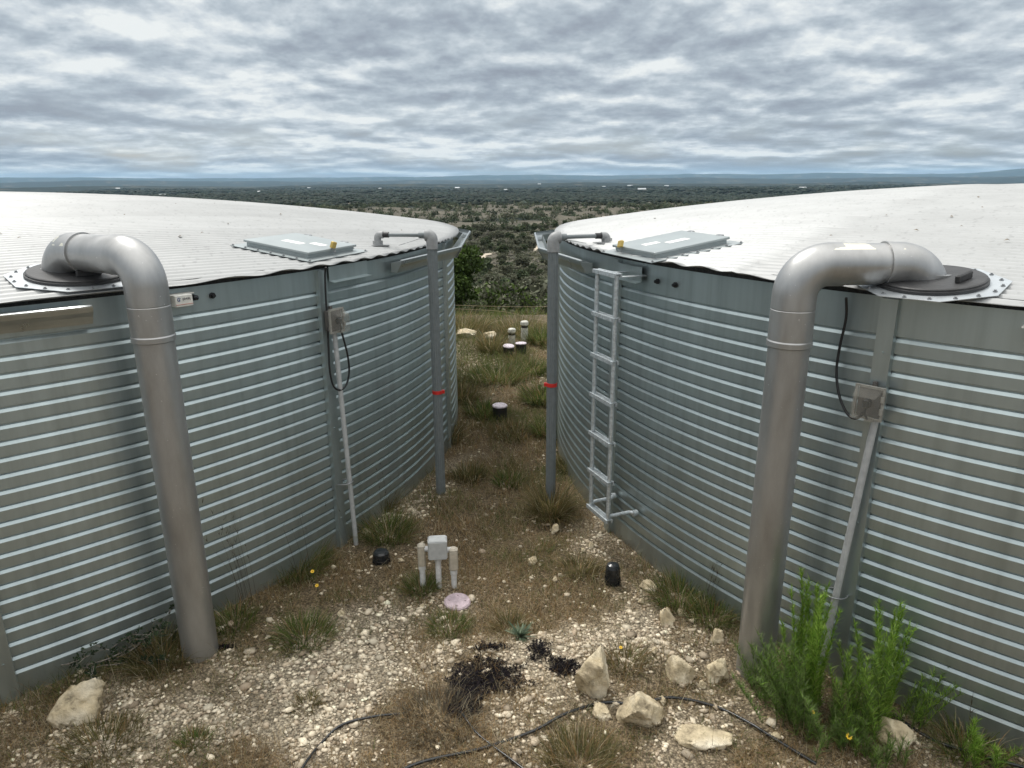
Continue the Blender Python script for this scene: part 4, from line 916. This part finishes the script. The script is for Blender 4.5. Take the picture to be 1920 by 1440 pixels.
# tall green weeds by the right pipe
def weed(x, y, n_st, h, label, spread, cols, lean=.25, dens=60, az0=None):
    Vs, Fs, Cs = [], [], []; b = 0
    for s in range(int(n_st * 1.6)):
        px, py = rng.normal(0, spread, 2); hh = h * rng.uniform(.6, 1.05); az = rng.uniform(0, 6.28) if az0 is None else az0 + rng.uniform(-.9, .9); ln = rng.uniform(.02, lean)
        seg = 8; V, F, c = blades(np.array([px]), np.array([py]), np.array([-.01]), np.array([hh]), np.array([.006]), np.array([ln]), np.array([az]), pick([(.10, .13, .05)], 1), .15, seg)
        Vs.append(V); Fs.append(F + b); Cs.append(c); b += len(V)
        ctr = V.reshape(seg + 1, 2, 3).mean(1); m = int(3.2 * dens * hh / .5); t = rng.uniform(.08, .99, m) * seg; i = np.minimum(t.astype(int), seg - 1); f = (t - i)[:, None]
        P = ctr[i] * (1 - f) + ctr[i + 1] * f; tt = t / seg
        V, F, c = blades(P[:, 0], P[:, 1], P[:, 2], rng.uniform(.04, .085, m) * (1.15 - .55 * tt), np.full(m, .0036), rng.uniform(.2, 1.0, m), rng.uniform(0, 6.28, m), pick(cols, m), .4, 3)
        Vs.append(V); Fs.append(F + b); Cs.append(c); b += len(V)
    o = big_mesh('tall_weed', np.concatenate(Vs), [np.concatenate(Fs)], M_blade, False, color=np.clip(np.concatenate(Cs), 0, 1), loc=(x, y, gz(x, y))); setp(o, label, 'weed', 'tall green weeds')
WG = [(.29, .46, .07), (.23, .40, .06), (.36, .50, .11), (.17, .30, .05)]; WD = [(.13, .21, .06), (.17, .25, .08), (.21, .26, .11), (.20, .34, .06)]
weed(1.58, 3.24, 15, .80, 'tallest bright green weed right before the right silver pipe', .055, WG, .14, 90)
weed(1.49, 3.12, 13, .52, 'dark feathery weed left of the tallest weed', .06, WD, .5, 70, 2.6)
weed(1.95, 3.16, 10, .68, 'bright green weed right of the right conduit', .04, WG, .14, 90)
weed(1.80, 3.02, 13, .55, 'green weed between the two tall bright weeds', .05, WD + WG, .3, 70)
weed(2.10, 3.10, 7, .36, 'sparse leaning weed right of the bright weeds', .045, WG + WD, .5, 50, .2)
weed(1.64, 2.98, 12, .24, 'low dark weed with an orange flower at the clump front', .07, WD, .6, 60)
weed(1.40, 3.28, 7, .30, 'grey-green weed at the foot of the right silver pipe', .05, WD, .7, 60, 2.4)
weed(2.30, 2.82, 7, .22, 'bright green weed at the bottom right corner', .045, WG, .4, 60)
weed(1.80, 2.86, 8, .22, 'low weed at the bottom edge under the conduit', .05, WD, .5, 60)

# flowers
M_yel = mat('yellow_petals', (.75, .5, .03), .6); M_ora = mat('orange_centre', (.5, .12, .01), .6); M_stem = mat('stem', (.06, .10, .03), .7)
def flower(x, y, h, r, label, tilt):
    g = gz(x, y); root = empty('flower', (x, y, g), 0, label, 'flower', 'yellow flowers'); b = MB(); top = Vector((.01, -.02, h))
    st = MB(); st.tube([(0, 0, -.01), (.01, .0, h * .5), top], .0013, 5); st.build('stem', M_stem, root)
    Mr = Matrix.Rotation(tilt, 4, 'X')
    for k in range(8):
        a = k * math.pi / 4; d = Mr @ Vector((math.cos(a), math.sin(a), .15)); t = Mr @ Vector((-math.sin(a), math.cos(a), 0))
        b.add([top, top + d * r * .6 + t * r * .33, top + d * r, top + d * r * .6 - t * r * .33], [(0, 1, 2, 3)])
    b.build('petals', M_yel, root); c = MB(); c.tube([top - Mr @ Vector((0, 0, .002)), top + Mr @ Vector((0, 0, .004))], r * .28, 8); c.build('centre', M_ora, root)
flower(1.65, 2.90, .14, .017, 'orange-yellow flower in front of the tall weeds', .7); flower(1.50, 2.99, .2, .010, 'small pale yellow bud left of the orange flower', .5)
flower(-1.44, 4.50, .14, .015, 'upper yellow flower by the big tuft at the left tank', .7); flower(-1.38, 4.38, .10, .014, 'lower yellow flower by the big tuft at the left tank', .7)
flower(.62, 3.58, .16, .011, 'yellow bud behind the tall white rock', .5)

# silvery rosette
def rosette(x, y):
    Vs, Fs, Cs = [], [], []; b = 0; n = 46
    az = rng.uniform(0, 6.28, n); ln = rng.uniform(.25, 1.15, n); Lg = rng.uniform(.07, .13, n); col = pick([(.19, .25, .17), (.25, .31, .22), (.14, .20, .13)], n)
    V, F, c = blades(np.zeros(n), np.zeros(n), np.full(n, .005), Lg, np.full(n, .022), ln, az, col, .35, 5)
    V = V.reshape(n, 12, 3)   # leaves widest at the middle
    mid = (V[:, 0::2] + V[:, 1::2]) / 2; half = (V[:, 1::2] - V[:, 0::2]) / 2; prof = np.array([.25, .7, 1.0, 1.25, 1.5, 2.0]); 
    V[:, 0::2] = mid - half * prof[None, :, None]; V[:, 1::2] = mid + half * prof[None, :, None]
    o = big_mesh('rosette_plant', V.reshape(-1, 3), [F], M_blade, False, color=c, loc=(x, y, gz(x, y))); setp(o, 'silvery green rosette plant on the gravel ridge above the black debris', 'plant')
rosette(.045, 3.84)

# leafy shrub left of the left pipe
def branch_shrub(x, y, label, n_br, L0, cols, leaf, az0, seed):
    r = np.random.default_rng(seed); root = empty('shrub', (x, y, gz(x, y)), 0, label, 'shrub'); mb = MB(); P = []
    for k in range(n_br):
        az = az0 + r.uniform(-.75, .75); el = r.uniform(.15, .75); p = Vector((r.uniform(-.3, .3), r.uniform(-.08, .08), 0)); d = Vector((math.cos(az) * math.cos(el), math.sin(az) * math.cos(el), math.sin(el))); pts = [p.copy()]
        L_ = L0 * r.uniform(.5, 1.1)
        for s in range(7):
            d = (d + Vector(r.normal(0, .16, 3))).normalized(); d.z -= .05; p = p + d * L_ / 7; p.z = max(p.z, .015); pts.append(p.copy())
            if s > 1:
                for _ in range(2):
                    dd = (d + Vector(r.normal(0, .8, 3))).normalized(); q = p + dd * L_ * r.uniform(.06, .16); mb.tube([p, q], [.0022, .0008], 4); P += [p.lerp(q, t) for t in (.4, .7, 1)]
            P.append(p.copy())
        mb.tube(pts, [.0045 * (1 - i / 9) for i in range(8)], 5)
    mb.build('branches', mat('grey_bark', (.26, .23, .20), .9, 0, var=.2), root)
    n = len(P) * 3; i = r.integers(0, len(P), n); Q = np.array([p[:] for p in P])[i] + r.normal(0, .006, (n, 3))
    V, F, c = blades(Q[:, 0], Q[:, 1], Q[:, 2], r.uniform(.7, 1.25, n) * leaf, np.full(n, leaf * .95), r.uniform(.1, 1.6, n), r.uniform(0, 6.28, n), pick(cols, n), .4, 2)
    V = V.reshape(n, 6, 3); mid = (V[:, 0::2] + V[:, 1::2]) / 2; half = (V[:, 1::2] - V[:, 0::2]) / 2; pr = np.array([.3, 1.3, 1.])[None, :, None]; V[:, 0::2] = mid - half * pr; V[:, 1::2] = mid + half * pr
    big_mesh('leaves', V.reshape(-1, 3), [F], M_blade, False, parent=root, color=np.clip(c, 0, 1))
branch_shrub(-2.50, 3.62, 'low leafy shrub with bare twigs against the left tank wall', 15, .46, [(.035, .06, .03), (.05, .085, .04), (.07, .10, .055), (.03, .05, .028)], .019, .45, 3)

# black debris
def debris(x, y, rx, ry, n, label, seed):
    r = np.random.default_rng(seed); a = r.uniform(0, 6.28, n); q = r.random(n) ** .7 * (.25 + 1.5 * fbm(np.cos(a) * 2.6 + seed, np.sin(a) * 2.6, seed, 3, .7)); px, py = rx * q * np.cos(a), ry * q * np.sin(a)
    z = np.zeros(n) + ground(px + x, py + y) - gz(x, y) + r.uniform(0, .02, n)
    V, F, c = blades(px, py, z, r.uniform(.008, .032, n), r.uniform(.003, .012, n), r.uniform(.9, 1.6, n), r.uniform(0, 6.28, n), pick([(.008, .007, .009), (.013, .011, .013), (.02, .013, .016)], n), .9, 2)
    o = big_mesh('black_debris', V, [F], M_blade, False, color=c, loc=(x, y, gz(x, y))); setp(o, label, 'debris', 'black rotted debris')
debris(-.15, 3.50, .21, .14, 2900, 'largest black patch of rotted debris at bottom centre', 1)
debris(-.27, 3.33, .11, .15, 1400, 'black debris tail reaching down to the thin hose', 2)
debris(.31, 3.57, .095, .08, 1000, 'compact black clump beside the tall white rock', 3)
debris(.16, 3.70, .07, .10, 500, 'thin black strands below the rosette plant', 4)
debris(-.14, 3.72, .10, .035, 350, 'small black shreds on the gravel ridge', 5)
debris(-1.80, 3.78, .07, .025, 200, 'black shreds at the left silver pipe foot', 6)

# dead leaves on the roofs
M_leaf = mat('dead_leaf', (.20, .17, .13), .8, 0, var=.3, vscale=50)
lm = MB(); lm.add([(0, 0, .004), (.012, .010, .008), (.03, .002, .002), (.014, -.011, .006), (.015, 0, .012)], [(0, 3, 4), (3, 2, 4), (2, 1, 4), (1, 0, 4)])
proto_leaf = None
for T, n, pts, side in ((TL, 16, [(-2.42, 5.7), (-3.32, 4.9), (-3.04, 5.18), (-2.48, 5.45), (-1.76, 5.67)], 'left'), (TR, 14, [(1.43, 7.15), (2.3, 7.1), (2.16, 4.85), (2.63, 4.73), (3.48, 5.4), (3.08, 5.1), (2.33, 5.44)], 'right')):
    for _ in range(n):
        a = rng.uniform(-1.6, .6) if side == 'left' else rng.uniform(2.5, 4.4); r_ = T['R'] * math.sqrt(rng.uniform(.12, .9)); pts.append((T['c'][0] + r_ * math.cos(a), T['c'][1] + r_ * math.sin(a)))
    for (x, y) in pts:
        if proto_leaf is None: o = proto_leaf = lm.build('dead_leaf', M_leaf)
        else: o = proto_leaf.copy(); C.objects.link(o)
        o.location = (x, y, float(roof_z(T, x, y)) + .009); o.rotation_euler = (0, 0, rng.uniform(0, 6.28)); s_ = rng.uniform(.6, 1.3); o.scale = (s_, s_, s_)
        setp(o, 'small dead leaf lying on the white %s tank roof' % side, 'leaf', 'dead leaves on the %s roof' % side)

# ------------------------------------------------------------------ trees and shrubs below the pad
M_fol = colmat('foliage', .8, trans=.2, var=.2, vscale=2)
M_bark = mat('bark', (.11, .09, .07), .95, 0, var=.3, vscale=12)
def crown(n, rx, rz, leaf, cols, lobes, seed, z0=.3, sparse=.0):
    r = np.random.default_rng(seed); Lc = []; Lr = []
    for _ in range(lobes):
        a = r.uniform(0, 6.28); q = rx * .62 * math.sqrt(r.random()); Lc.append((q * math.cos(a), q * math.sin(a), z0 * rz + rz * r.uniform(.1, .95) * (1 - .4 * q / rx))); Lr.append(r.uniform(.24, .42) * rx)
    Lc = np.array(Lc); Lr = np.array(Lr); i = r.integers(0, lobes, n); d = r.normal(size=(n, 3)); d /= np.linalg.norm(d, axis=1)[:, None]; q = r.uniform(.55, 1.05, n) ** .7
    P = Lc[i] + d * (Lr[i] * q)[:, None] * np.array([1, 1, .8]); P[:, 2] = np.maximum(P[:, 2], .05)
    t1 = r.normal(size=(n, 3)); t1 /= np.linalg.norm(t1, axis=1)[:, None]; t2 = np.cross(t1, r.normal(size=(n, 3))); t2 /= np.linalg.norm(t2, axis=1)[:, None]
    s = leaf * r.uniform(.6, 1.4, n)[:, None]
    V = np.stack([P - t1 * s, P + t2 * s * .6, P + t1 * s, P - t2 * s * .6], 1).reshape(-1, 3); F = np.arange(n * 4).reshape(-1, 4)
    c = np.array(cols)[r.integers(0, len(cols), n)] * (r.uniform(.6, 1.35, n) * (.75 + .5 * r.random(lobes)[i]))[:, None]
    return V, F, np.repeat(c, 4, 0), Lc
def tree_proto(name, n, rx, rz, leaf, cols, lobes, seed, z0=.3, trunk=.1):
    root = empty(name, (0, 0, 0)); V, F, c, Lc = crown(n, rx, rz, leaf, cols, lobes, seed, z0)
    big_mesh('crown', V, [F], M_fol, False, parent=root, color=np.clip(c, 0, 1))
    mb = MB(); fork = Vector((0, 0, rz * (z0 + .12))); mb.tube([(0, 0, -.6), (.03, 0, fork.z * .5), fork], [trunk, trunk * .8, trunk * .6], 7)
    for k in range(min(lobes, 7)): q = Vector(Lc[k]); mb.tube([fork, fork.lerp(q, .5) + Vector((0, 0, .05 * rz)), q], [trunk * .5, trunk * .3, trunk * .1], 5)
    mb.build('trunk', M_bark, root); return root
LIV0 = [(.05, .082, .016), (.065, .105, .022), (.035, .058, .014)]
JUN = [(.062, .085, .042), (.078, .10, .05), (.048, .066, .034), (.095, .115, .06)]; OAK = [(.115, .122, .078), (.14, .145, .10), (.09, .098, .062), (.17, .17, .12)]
GRY = [(.165, .155, .125), (.125, .12, .095), (.21, .20, .165)]; LIV = [(.075, .115, .025), (.10, .15, .035), (.05, .08, .02)]
p_j = tree_proto('juniper_tree', 1500, 2.0, 3.4, .20, JUN, 14, 1, .15); p_o = tree_proto('oak_tree', 1400, 2.5, 3.6, .24, OAK, 13, 2, .25); p_o2 = tree_proto('oak_tree', 1100, 1.9, 2.6, .22, OAK + JUN, 10, 4, .2)
p_g = tree_proto('bare_shrub', 700, 1.5, 1.9, .10, GRY, 9, 5, .1, .05)
# near ones first, each of its own look
def named_tree(p, x, y, s, sz, label, cat, group, rz=0): 
    o = copy_tree(p); o.location = (x, y, gz(x, y)); o.scale = (s, s, sz); o.rotation_euler = (0, 0, rz); setp(o, label, cat, group); return o
n_big = tree_proto('juniper_tree', 9000, 1.1, 2.6, .05, LIV0, 22, 21, .05, .07); n_big.location = (-1.55, 20.5, gz(-1.55, 20.5)); n_big.scale = (1.05, 1.05, 1.12)
setp(n_big, 'bright dark-green juniper right behind the left tank end', 'tree', 'trees and shrubs below the pad')
n2 = tree_proto('bare_shrub', 2200, 1.3, 1.7, .05, GRY + [(.10, .10, .06)], 12, 22, .05, .04); n2.location = (.35, 25.5, gz(.35, 25.5)); setp(n2, 'grey leafless shrub in the gap beyond the rope', 'shrub', 'trees and shrubs below the pad')
n3 = tree_proto('oak_shrub', 3200, 1.3, 1.9, .07, OAK + LIV, 13, 23, .05, .05); n3.location = (1.6, 24.0, gz(1.6, 24.0)); setp(n3, 'olive-green shrub in the gap nearest the right tank end', 'shrub', 'trees and shrubs below the pad')
n4 = tree_proto('oak_shrub', 2600, 1.1, 1.3, .06, LIV + OAK, 11, 24, .05, .04); n4.location = (-.1, 18.6, gz(-.1, 18.6)); setp(n4, 'low green bush right behind the rope', 'shrub', 'trees and shrubs below the pad')
for k, (x, y, s_, lab) in enumerate(((-2.3, 17.2, .7, 'low olive bush at the pad edge against the left tank end'), (1.0, 17.4, .6, 'low olive bush at the pad edge right of the vent pipes'), (-.9, 16.6, .42, 'small bush at the pad edge left of the vent pipes'), (2.1, 16.8, .6, 'low bush at the pad edge against the right tank end'))):
    q_ = copy_tree(n4); q_.location = (x, y, gz(x, y)); q_.scale = (s_, s_, s_); q_.rotation_euler = (0, 0, k * 1.9); setp(q_, lab, 'shrub', 'trees and shrubs below the pad')
for k, (p, x, y, s, sz, label, cat) in enumerate(((p_o, 3.1, 38, 1.05, 1.0, 'dark rounded oak on the right side of the gap', 'tree'), (p_g, -1.0, 31, 1.0, .95, 'pale grey bare shrub left of the gap centre', 'shrub'),
        (p_o2, .3, 34, .9, .85, 'olive oak shrub in the middle of the gap', 'tree'), (p_o2, -1.6, 45, 1.2, 1.0, 'small dark oak behind the bright juniper', 'tree'), (p_o2, 1.5, 31, .7, .7, 'green-brown shrub right of the gap centre', 'shrub'), (p_g, 1.9, 44, 1.3, 1.2, 'large grey thicket behind the gap shrubs', 'shrub'))):
    named_tree(p, x, y, s, sz, label, cat, 'trees and shrubs below the pad', k * 1.3)
# hillside trees that can be counted
taken = []; cnt = 0; tries = 0
def clear_ok(x, y, d): return all((x - a) ** 2 + (y - b) ** 2 > d * d for a, b in taken)
while cnt < 270 and tries < 30000:
    tries += 1; r_ = 48 + 330 * rng.random() ** .62; az = rng.uniform(-.088, .075); x, y = r_ * math.sin(az), r_ * math.cos(az)
    dens = float(fbm(np.array([x / 34]), np.array([y / 34]), 123, 3)[0]); prob = .95 if r_ < 170 else (.9 if dens > .5 else .18)
    if rng.random() > prob or not clear_ok(x, y, 2.9 if r_ < 180 else 3.6): continue
    if (-.052 < az < -.018 and 182 < r_ < 218) or (.020 < az < .046 and -26 < r_ - (222 + (az - .0215) * 1660) < 6): continue
    taken.append((x, y)); k = rng.random(); p = p_j if k < .33 else p_o if k < .6 else p_o2 if k < .86 else p_g; s = rng.uniform(.55, 1.1)
    o = copy_tree(p); o.location = (x, y, gz(x, y)); o.rotation_euler = (0, 0, rng.uniform(0, 6.28)); o.scale = (s, s, s * rng.uniform(.75, 1.15)); cnt += 1
    nm = p.name.split('.')[0]
    setp(o, {'juniper_tree': 'dark green juniper scattered on the hillside below the gap', 'oak_tree': 'spreading olive oak scattered on the hillside below the gap', 'bare_shrub': 'grey bare shrub scattered on the hillside below the gap'}[nm], 'shrub' if nm == 'bare_shrub' else 'tree',
         {'juniper_tree': 'junipers on the hillside', 'oak_tree': 'oaks on the hillside', 'bare_shrub': 'bare shrubs on the hillside'}[nm])
for p in (p_j, p_o, p_o2, p_g):
    for ch in list(p.children): bpy.data.objects.remove(ch)
    bpy.data.objects.remove(p)
print('hill trees', cnt)
# low scrub between the hillside trees, nothing one could count
def hill_scrub():
    n = 9000; r = np.sqrt(rng.uniform(17 ** 2, 340 ** 2, n)); k0 = rng.random(n) < .35; r[k0] = rng.uniform(17, 110, k0.sum()); a = rng.uniform(-.115, .10, n); x, y = r * np.sin(a), r * np.cos(a)
    k = (rng.random(n) < .25 + .9 * sm(.42, .6, fbm(x / 14, y / 14, 131, 3))) & ~(((a > -.050) & (a < -.018) & (r > 203) & (r < 217)) | ((a > .018) & (a < .046) & (np.abs(r - (222 + (a - .0215) * 1660)) < 6))); x, y, r = x[k], y[k], r[k]; n = len(x)
    q = 46; i = np.repeat(np.arange(n), q); m = n * q; w = rng.uniform(.35, 1.1, n) * (.5 + .5 * sm(15, 80, r)); d = rng.normal(size=(m, 3)); d /= np.linalg.norm(d, axis=1)[:, None]; d[:, 2] = np.abs(d[:, 2])
    P = d * (w[i] * rng.uniform(.4, 1, m))[:, None] * np.array([1.2, 1.2, .8]) + np.stack([x[i], y[i], ground(x, y)[i]], -1)
    t1 = rng.normal(size=(m, 3)); t1 /= np.linalg.norm(t1, axis=1)[:, None]; t2 = np.cross(t1, d); sz = (rng.uniform(.05, .11, m) * (1 + r[i] / 90))[:, None]
    V = np.stack([P - t1 * sz, P - t2 * sz * .7, P + t1 * sz, P + t2 * sz * .7], 1).reshape(-1, 3); B = np.array(OAK + GRY + [(.12, .12, .07), (.10, .105, .06)]); c = B[rng.integers(0, len(B), n)]
    c = np.repeat(c[i] * rng.uniform(.6, 1.35, m)[:, None], 4, 0)
    o = big_mesh('hillside_scrub', V, [np.arange(m * 4).reshape(-1, 4)], M_fol, False, color=np.clip(c, 0, 1)); setp(o, 'low grey-green scrub covering the hillside below the gap', 'scrub', kind='stuff')
hill_scrub()
# the woods of the plain, one mass
def woods():
    Vs, Fs, Cs = [], [], []; b = 0; LQ = []
    for (n, r0, r1, a0, a1, w0, w1, hmax, base, msh) in ((9000, 330, 1000, -.70, .70, 2.2, 4.2, 5, .50, None), (26000, 900, 2400, -.70, .70, 3.5, 7.5, 6, .44, (IV1, IF1)), (26000, 2300, 6500, -.70, .70, 8, 20, 9, .42, (IV1, IF1))):
        r = np.sqrt(rng.uniform(r0 ** 2, r1 ** 2, n)); a = rng.uniform(a0, a1, n); x, y = r * np.sin(a), r * np.cos(a)
        f2 = fbm(x / 160, y / 110, 85, 4, .6) + .22 * sm(1500, 450, r) - .16 * sm(1000, 1900, r); k = rng.random(n) < (1.0 - .80 * sm(.50, .60, f2)); x, y, r = x[k], y[k], r[k]; n = len(x)
        if msh is None:
            w = rng.uniform(w0, w1, n) * .75; h = rng.uniform(.6, 1, n) * hmax; q = 64; i = np.repeat(np.arange(n), q); m = n * q
            d = rng.normal(size=(m, 3)); d /= np.linalg.norm(d, axis=1)[:, None]; d[:, 2] = np.abs(d[:, 2]) * 1.0 - .15
            jit = (1 + .5 * np.sin(d[:, 0] * 5 + i * 1.7) * np.cos(d[:, 1] * 4 + i * 2.3)) * rng.uniform(.75, 1.05, m)
            P = d * np.stack([w[i], w[i], h[i] * .8], -1) * jit[:, None] + np.stack([x[i], y[i], ground(x, y)[i] + h[i] * .2], -1)
            t1 = rng.normal(size=(m, 3)); t1 /= np.linalg.norm(t1, axis=1)[:, None]; t2 = np.cross(t1, d); sz = rng.uniform(.35, .8, m)[:, None]
            V = np.stack([P - t1 * sz, P - t2 * sz, P + t1 * sz, P + t2 * sz], 1).reshape(-1, 3)
            c = np.array([.058, .074, .042]) * rng.uniform(.55, 1.5, n)[:, None] + np.array([.05, .04, .03]) * (rng.random(n) < .3)[:, None]
            LQ.append((V, np.arange(m * 4).reshape(-1, 4), np.repeat(c[i] * rng.uniform(.65, 1.35, m)[:, None], 4, 0))); continue
        IV, IF = msh; nv = len(IV); w = rng.uniform(w0, w1, n); h = rng.uniform(.45, 1, n) * hmax
        V = IV[None] * (1 + rng.uniform(-.3, .3, (n, nv, 1))); V = V * np.stack([w, w * rng.uniform(.7, 1.2, n), h * .62], -1)[:, None, :]
        V[..., 0] += x[:, None]; V[..., 1] += y[:, None]; V[..., 2] += (ground(x, y) + h * .35)[:, None]
        Vs.append(V.reshape(-1, 3)); Fs.append((IF[None] + (np.arange(n) * nv)[:, None, None]).reshape(-1, 3) + b); b += n * nv
        c = np.array([.015, .026, .018]) * rng.uniform(.55, 1.5, n)[:, None] + np.array([.02, .018, .014]) * (rng.random(n) < .2)[:, None]
        c = np.repeat(c, nv, 0) * rng.uniform(.7, 1.3, (n * nv, 1)); Cs.append(c)
    LQ = [(v, f + b, c) for v, f, c in LQ]
    o = big_mesh('distant_woods', np.concatenate(Vs + [l[0] for l in LQ]), [np.concatenate(Fs)] + [l[1] for l in LQ], M_fol, False, color=np.clip(np.concatenate(Cs + [l[2] for l in LQ]), 0, 1)); setp(o, 'dark woodland spread over the plain to the hills', 'woodland', kind='stuff')
woods()
# pale dirt tracks
M_dirt = mat('pale_dirt', (.42, .36, .28), .95, 0, var=.2, vscale=.6)
def track(pts, w):
    P = [Vector((x, y, 0)) for x, y in pts]; rows = []
    for i in range(len(P) - 1):
        for k in range(12): rows.append(P[i].lerp(P[i + 1], k / 12))
    V = []
    for i in range(len(rows)):
        t = (rows[min(i + 1, len(rows) - 1)] - rows[max(i - 1, 0)]).normalized(); n_ = Vector((-t.y, t.x, 0)); ww = w * (1 + .4 * math.sin(i * .9))
        for s in (-1, 0, 1): q = rows[i] + n_ * s * ww / 2; V.append((q.x, q.y, gz(q.x, q.y) + .18))
    F = [[i * 3 + j, i * 3 + j + 1, i * 3 + j + 4, i * 3 + j + 3] for i in range(len(rows) - 1) for j in (0, 1)]
    setp(big_mesh('dirt_track', np.array(V), [np.array(F)], M_dirt, True), kind='structure')
track([(-9.6, 204), (-7, 212), (-4.4, 215)], 3.2); track([(4.8, 222), (7.5, 238), (10.8, 256)], 3.0); track([(44, 420), (50, 455), (60, 470), (66, 520)], 3); track([(-60, 560), (-30, 575)], 3)
# small pale buildings far out
M_fw = mat('white_wall_far', (.5, .5, .48), .7); M_fr = mat('pale_metal_roof', (.42, .44, .46), .5)
fh = empty('farm_building', (0, 0, 0)); b_ = MB(); b_.box((0, 0, 2.2), (20, 10, 4.4)); b_.build('wall', M_fw, fh)
b_ = MB(); b_.add([(-10.6, -5.6, 4.3), (10.6, -5.6, 4.3), (10.6, 5.6, 4.3), (-10.6, 5.6, 4.3), (-10.6, 0, 7.2), (10.6, 0, 7.2)], [(0, 1, 5, 4), (2, 3, 4, 5), (0, 4, 3), (1, 2, 5), (0, 3, 2, 1)]); b_.build('roof', M_fr, fh)
first = True
for (px, dist, s) in ((320, 2900, 1.3), (590, 6200, 1.2), (720, 6000, 1.2), (806, 4800, 1.3), (862, 4700, 1.5), (905, 5200, 1.2), (1200, 3100, 1.6), (1178, 6200, 2.0), (1245, 6400, 1.7), (1012, 7800, 1.6), (1130, 5200, 1.2), (1495, 3600, 1.5), (500, 3400, 1.0), (155, 5200, 1.3), (240, 6100, 1.4), (690, 4300, .9), (950, 3600, .9)):
    o = fh if first else copy_tree(fh); first = False; az = math.atan((px - 960) / 1327 * .985); x, y = dist * math.sin(az), dist * math.cos(az)
    o.location = (x, y, gz(x, y) + 1.5); o.rotation_euler = (0, 0, -az + rng.uniform(-.4, .4)); o.scale = (s, s, s); setp(o, 'tiny white building far out on the wooded plain', 'building', 'white buildings on the plain')

# ------------------------------------------------------------------ air
hz = MB(); hz.box((0, 0, 60), (92000, 92000, 560)); hzo = hz.build('haze', None); hm = bpy.data.materials.new('haze_air'); hm.use_nodes = True; t = hm.node_tree; t.nodes.clear()
ho = node(t, 'ShaderNodeOutputMaterial'); pv = node(t, 'ShaderNodeVolumePrincipled'); pv.inputs['Color'].default_value = (.48, .74, .98, 1); pv.inputs['Density'].default_value = 2.3e-5; pv.inputs['Anisotropy'].default_value = .1
t.links.new(pv.outputs[0], ho.inputs['Volume']); hzo.data.materials.append(hm); setp(hzo, 'thin blue air haze over the far plain', 'haze', kind='stuff'); hzo.display_type = 'WIRE'
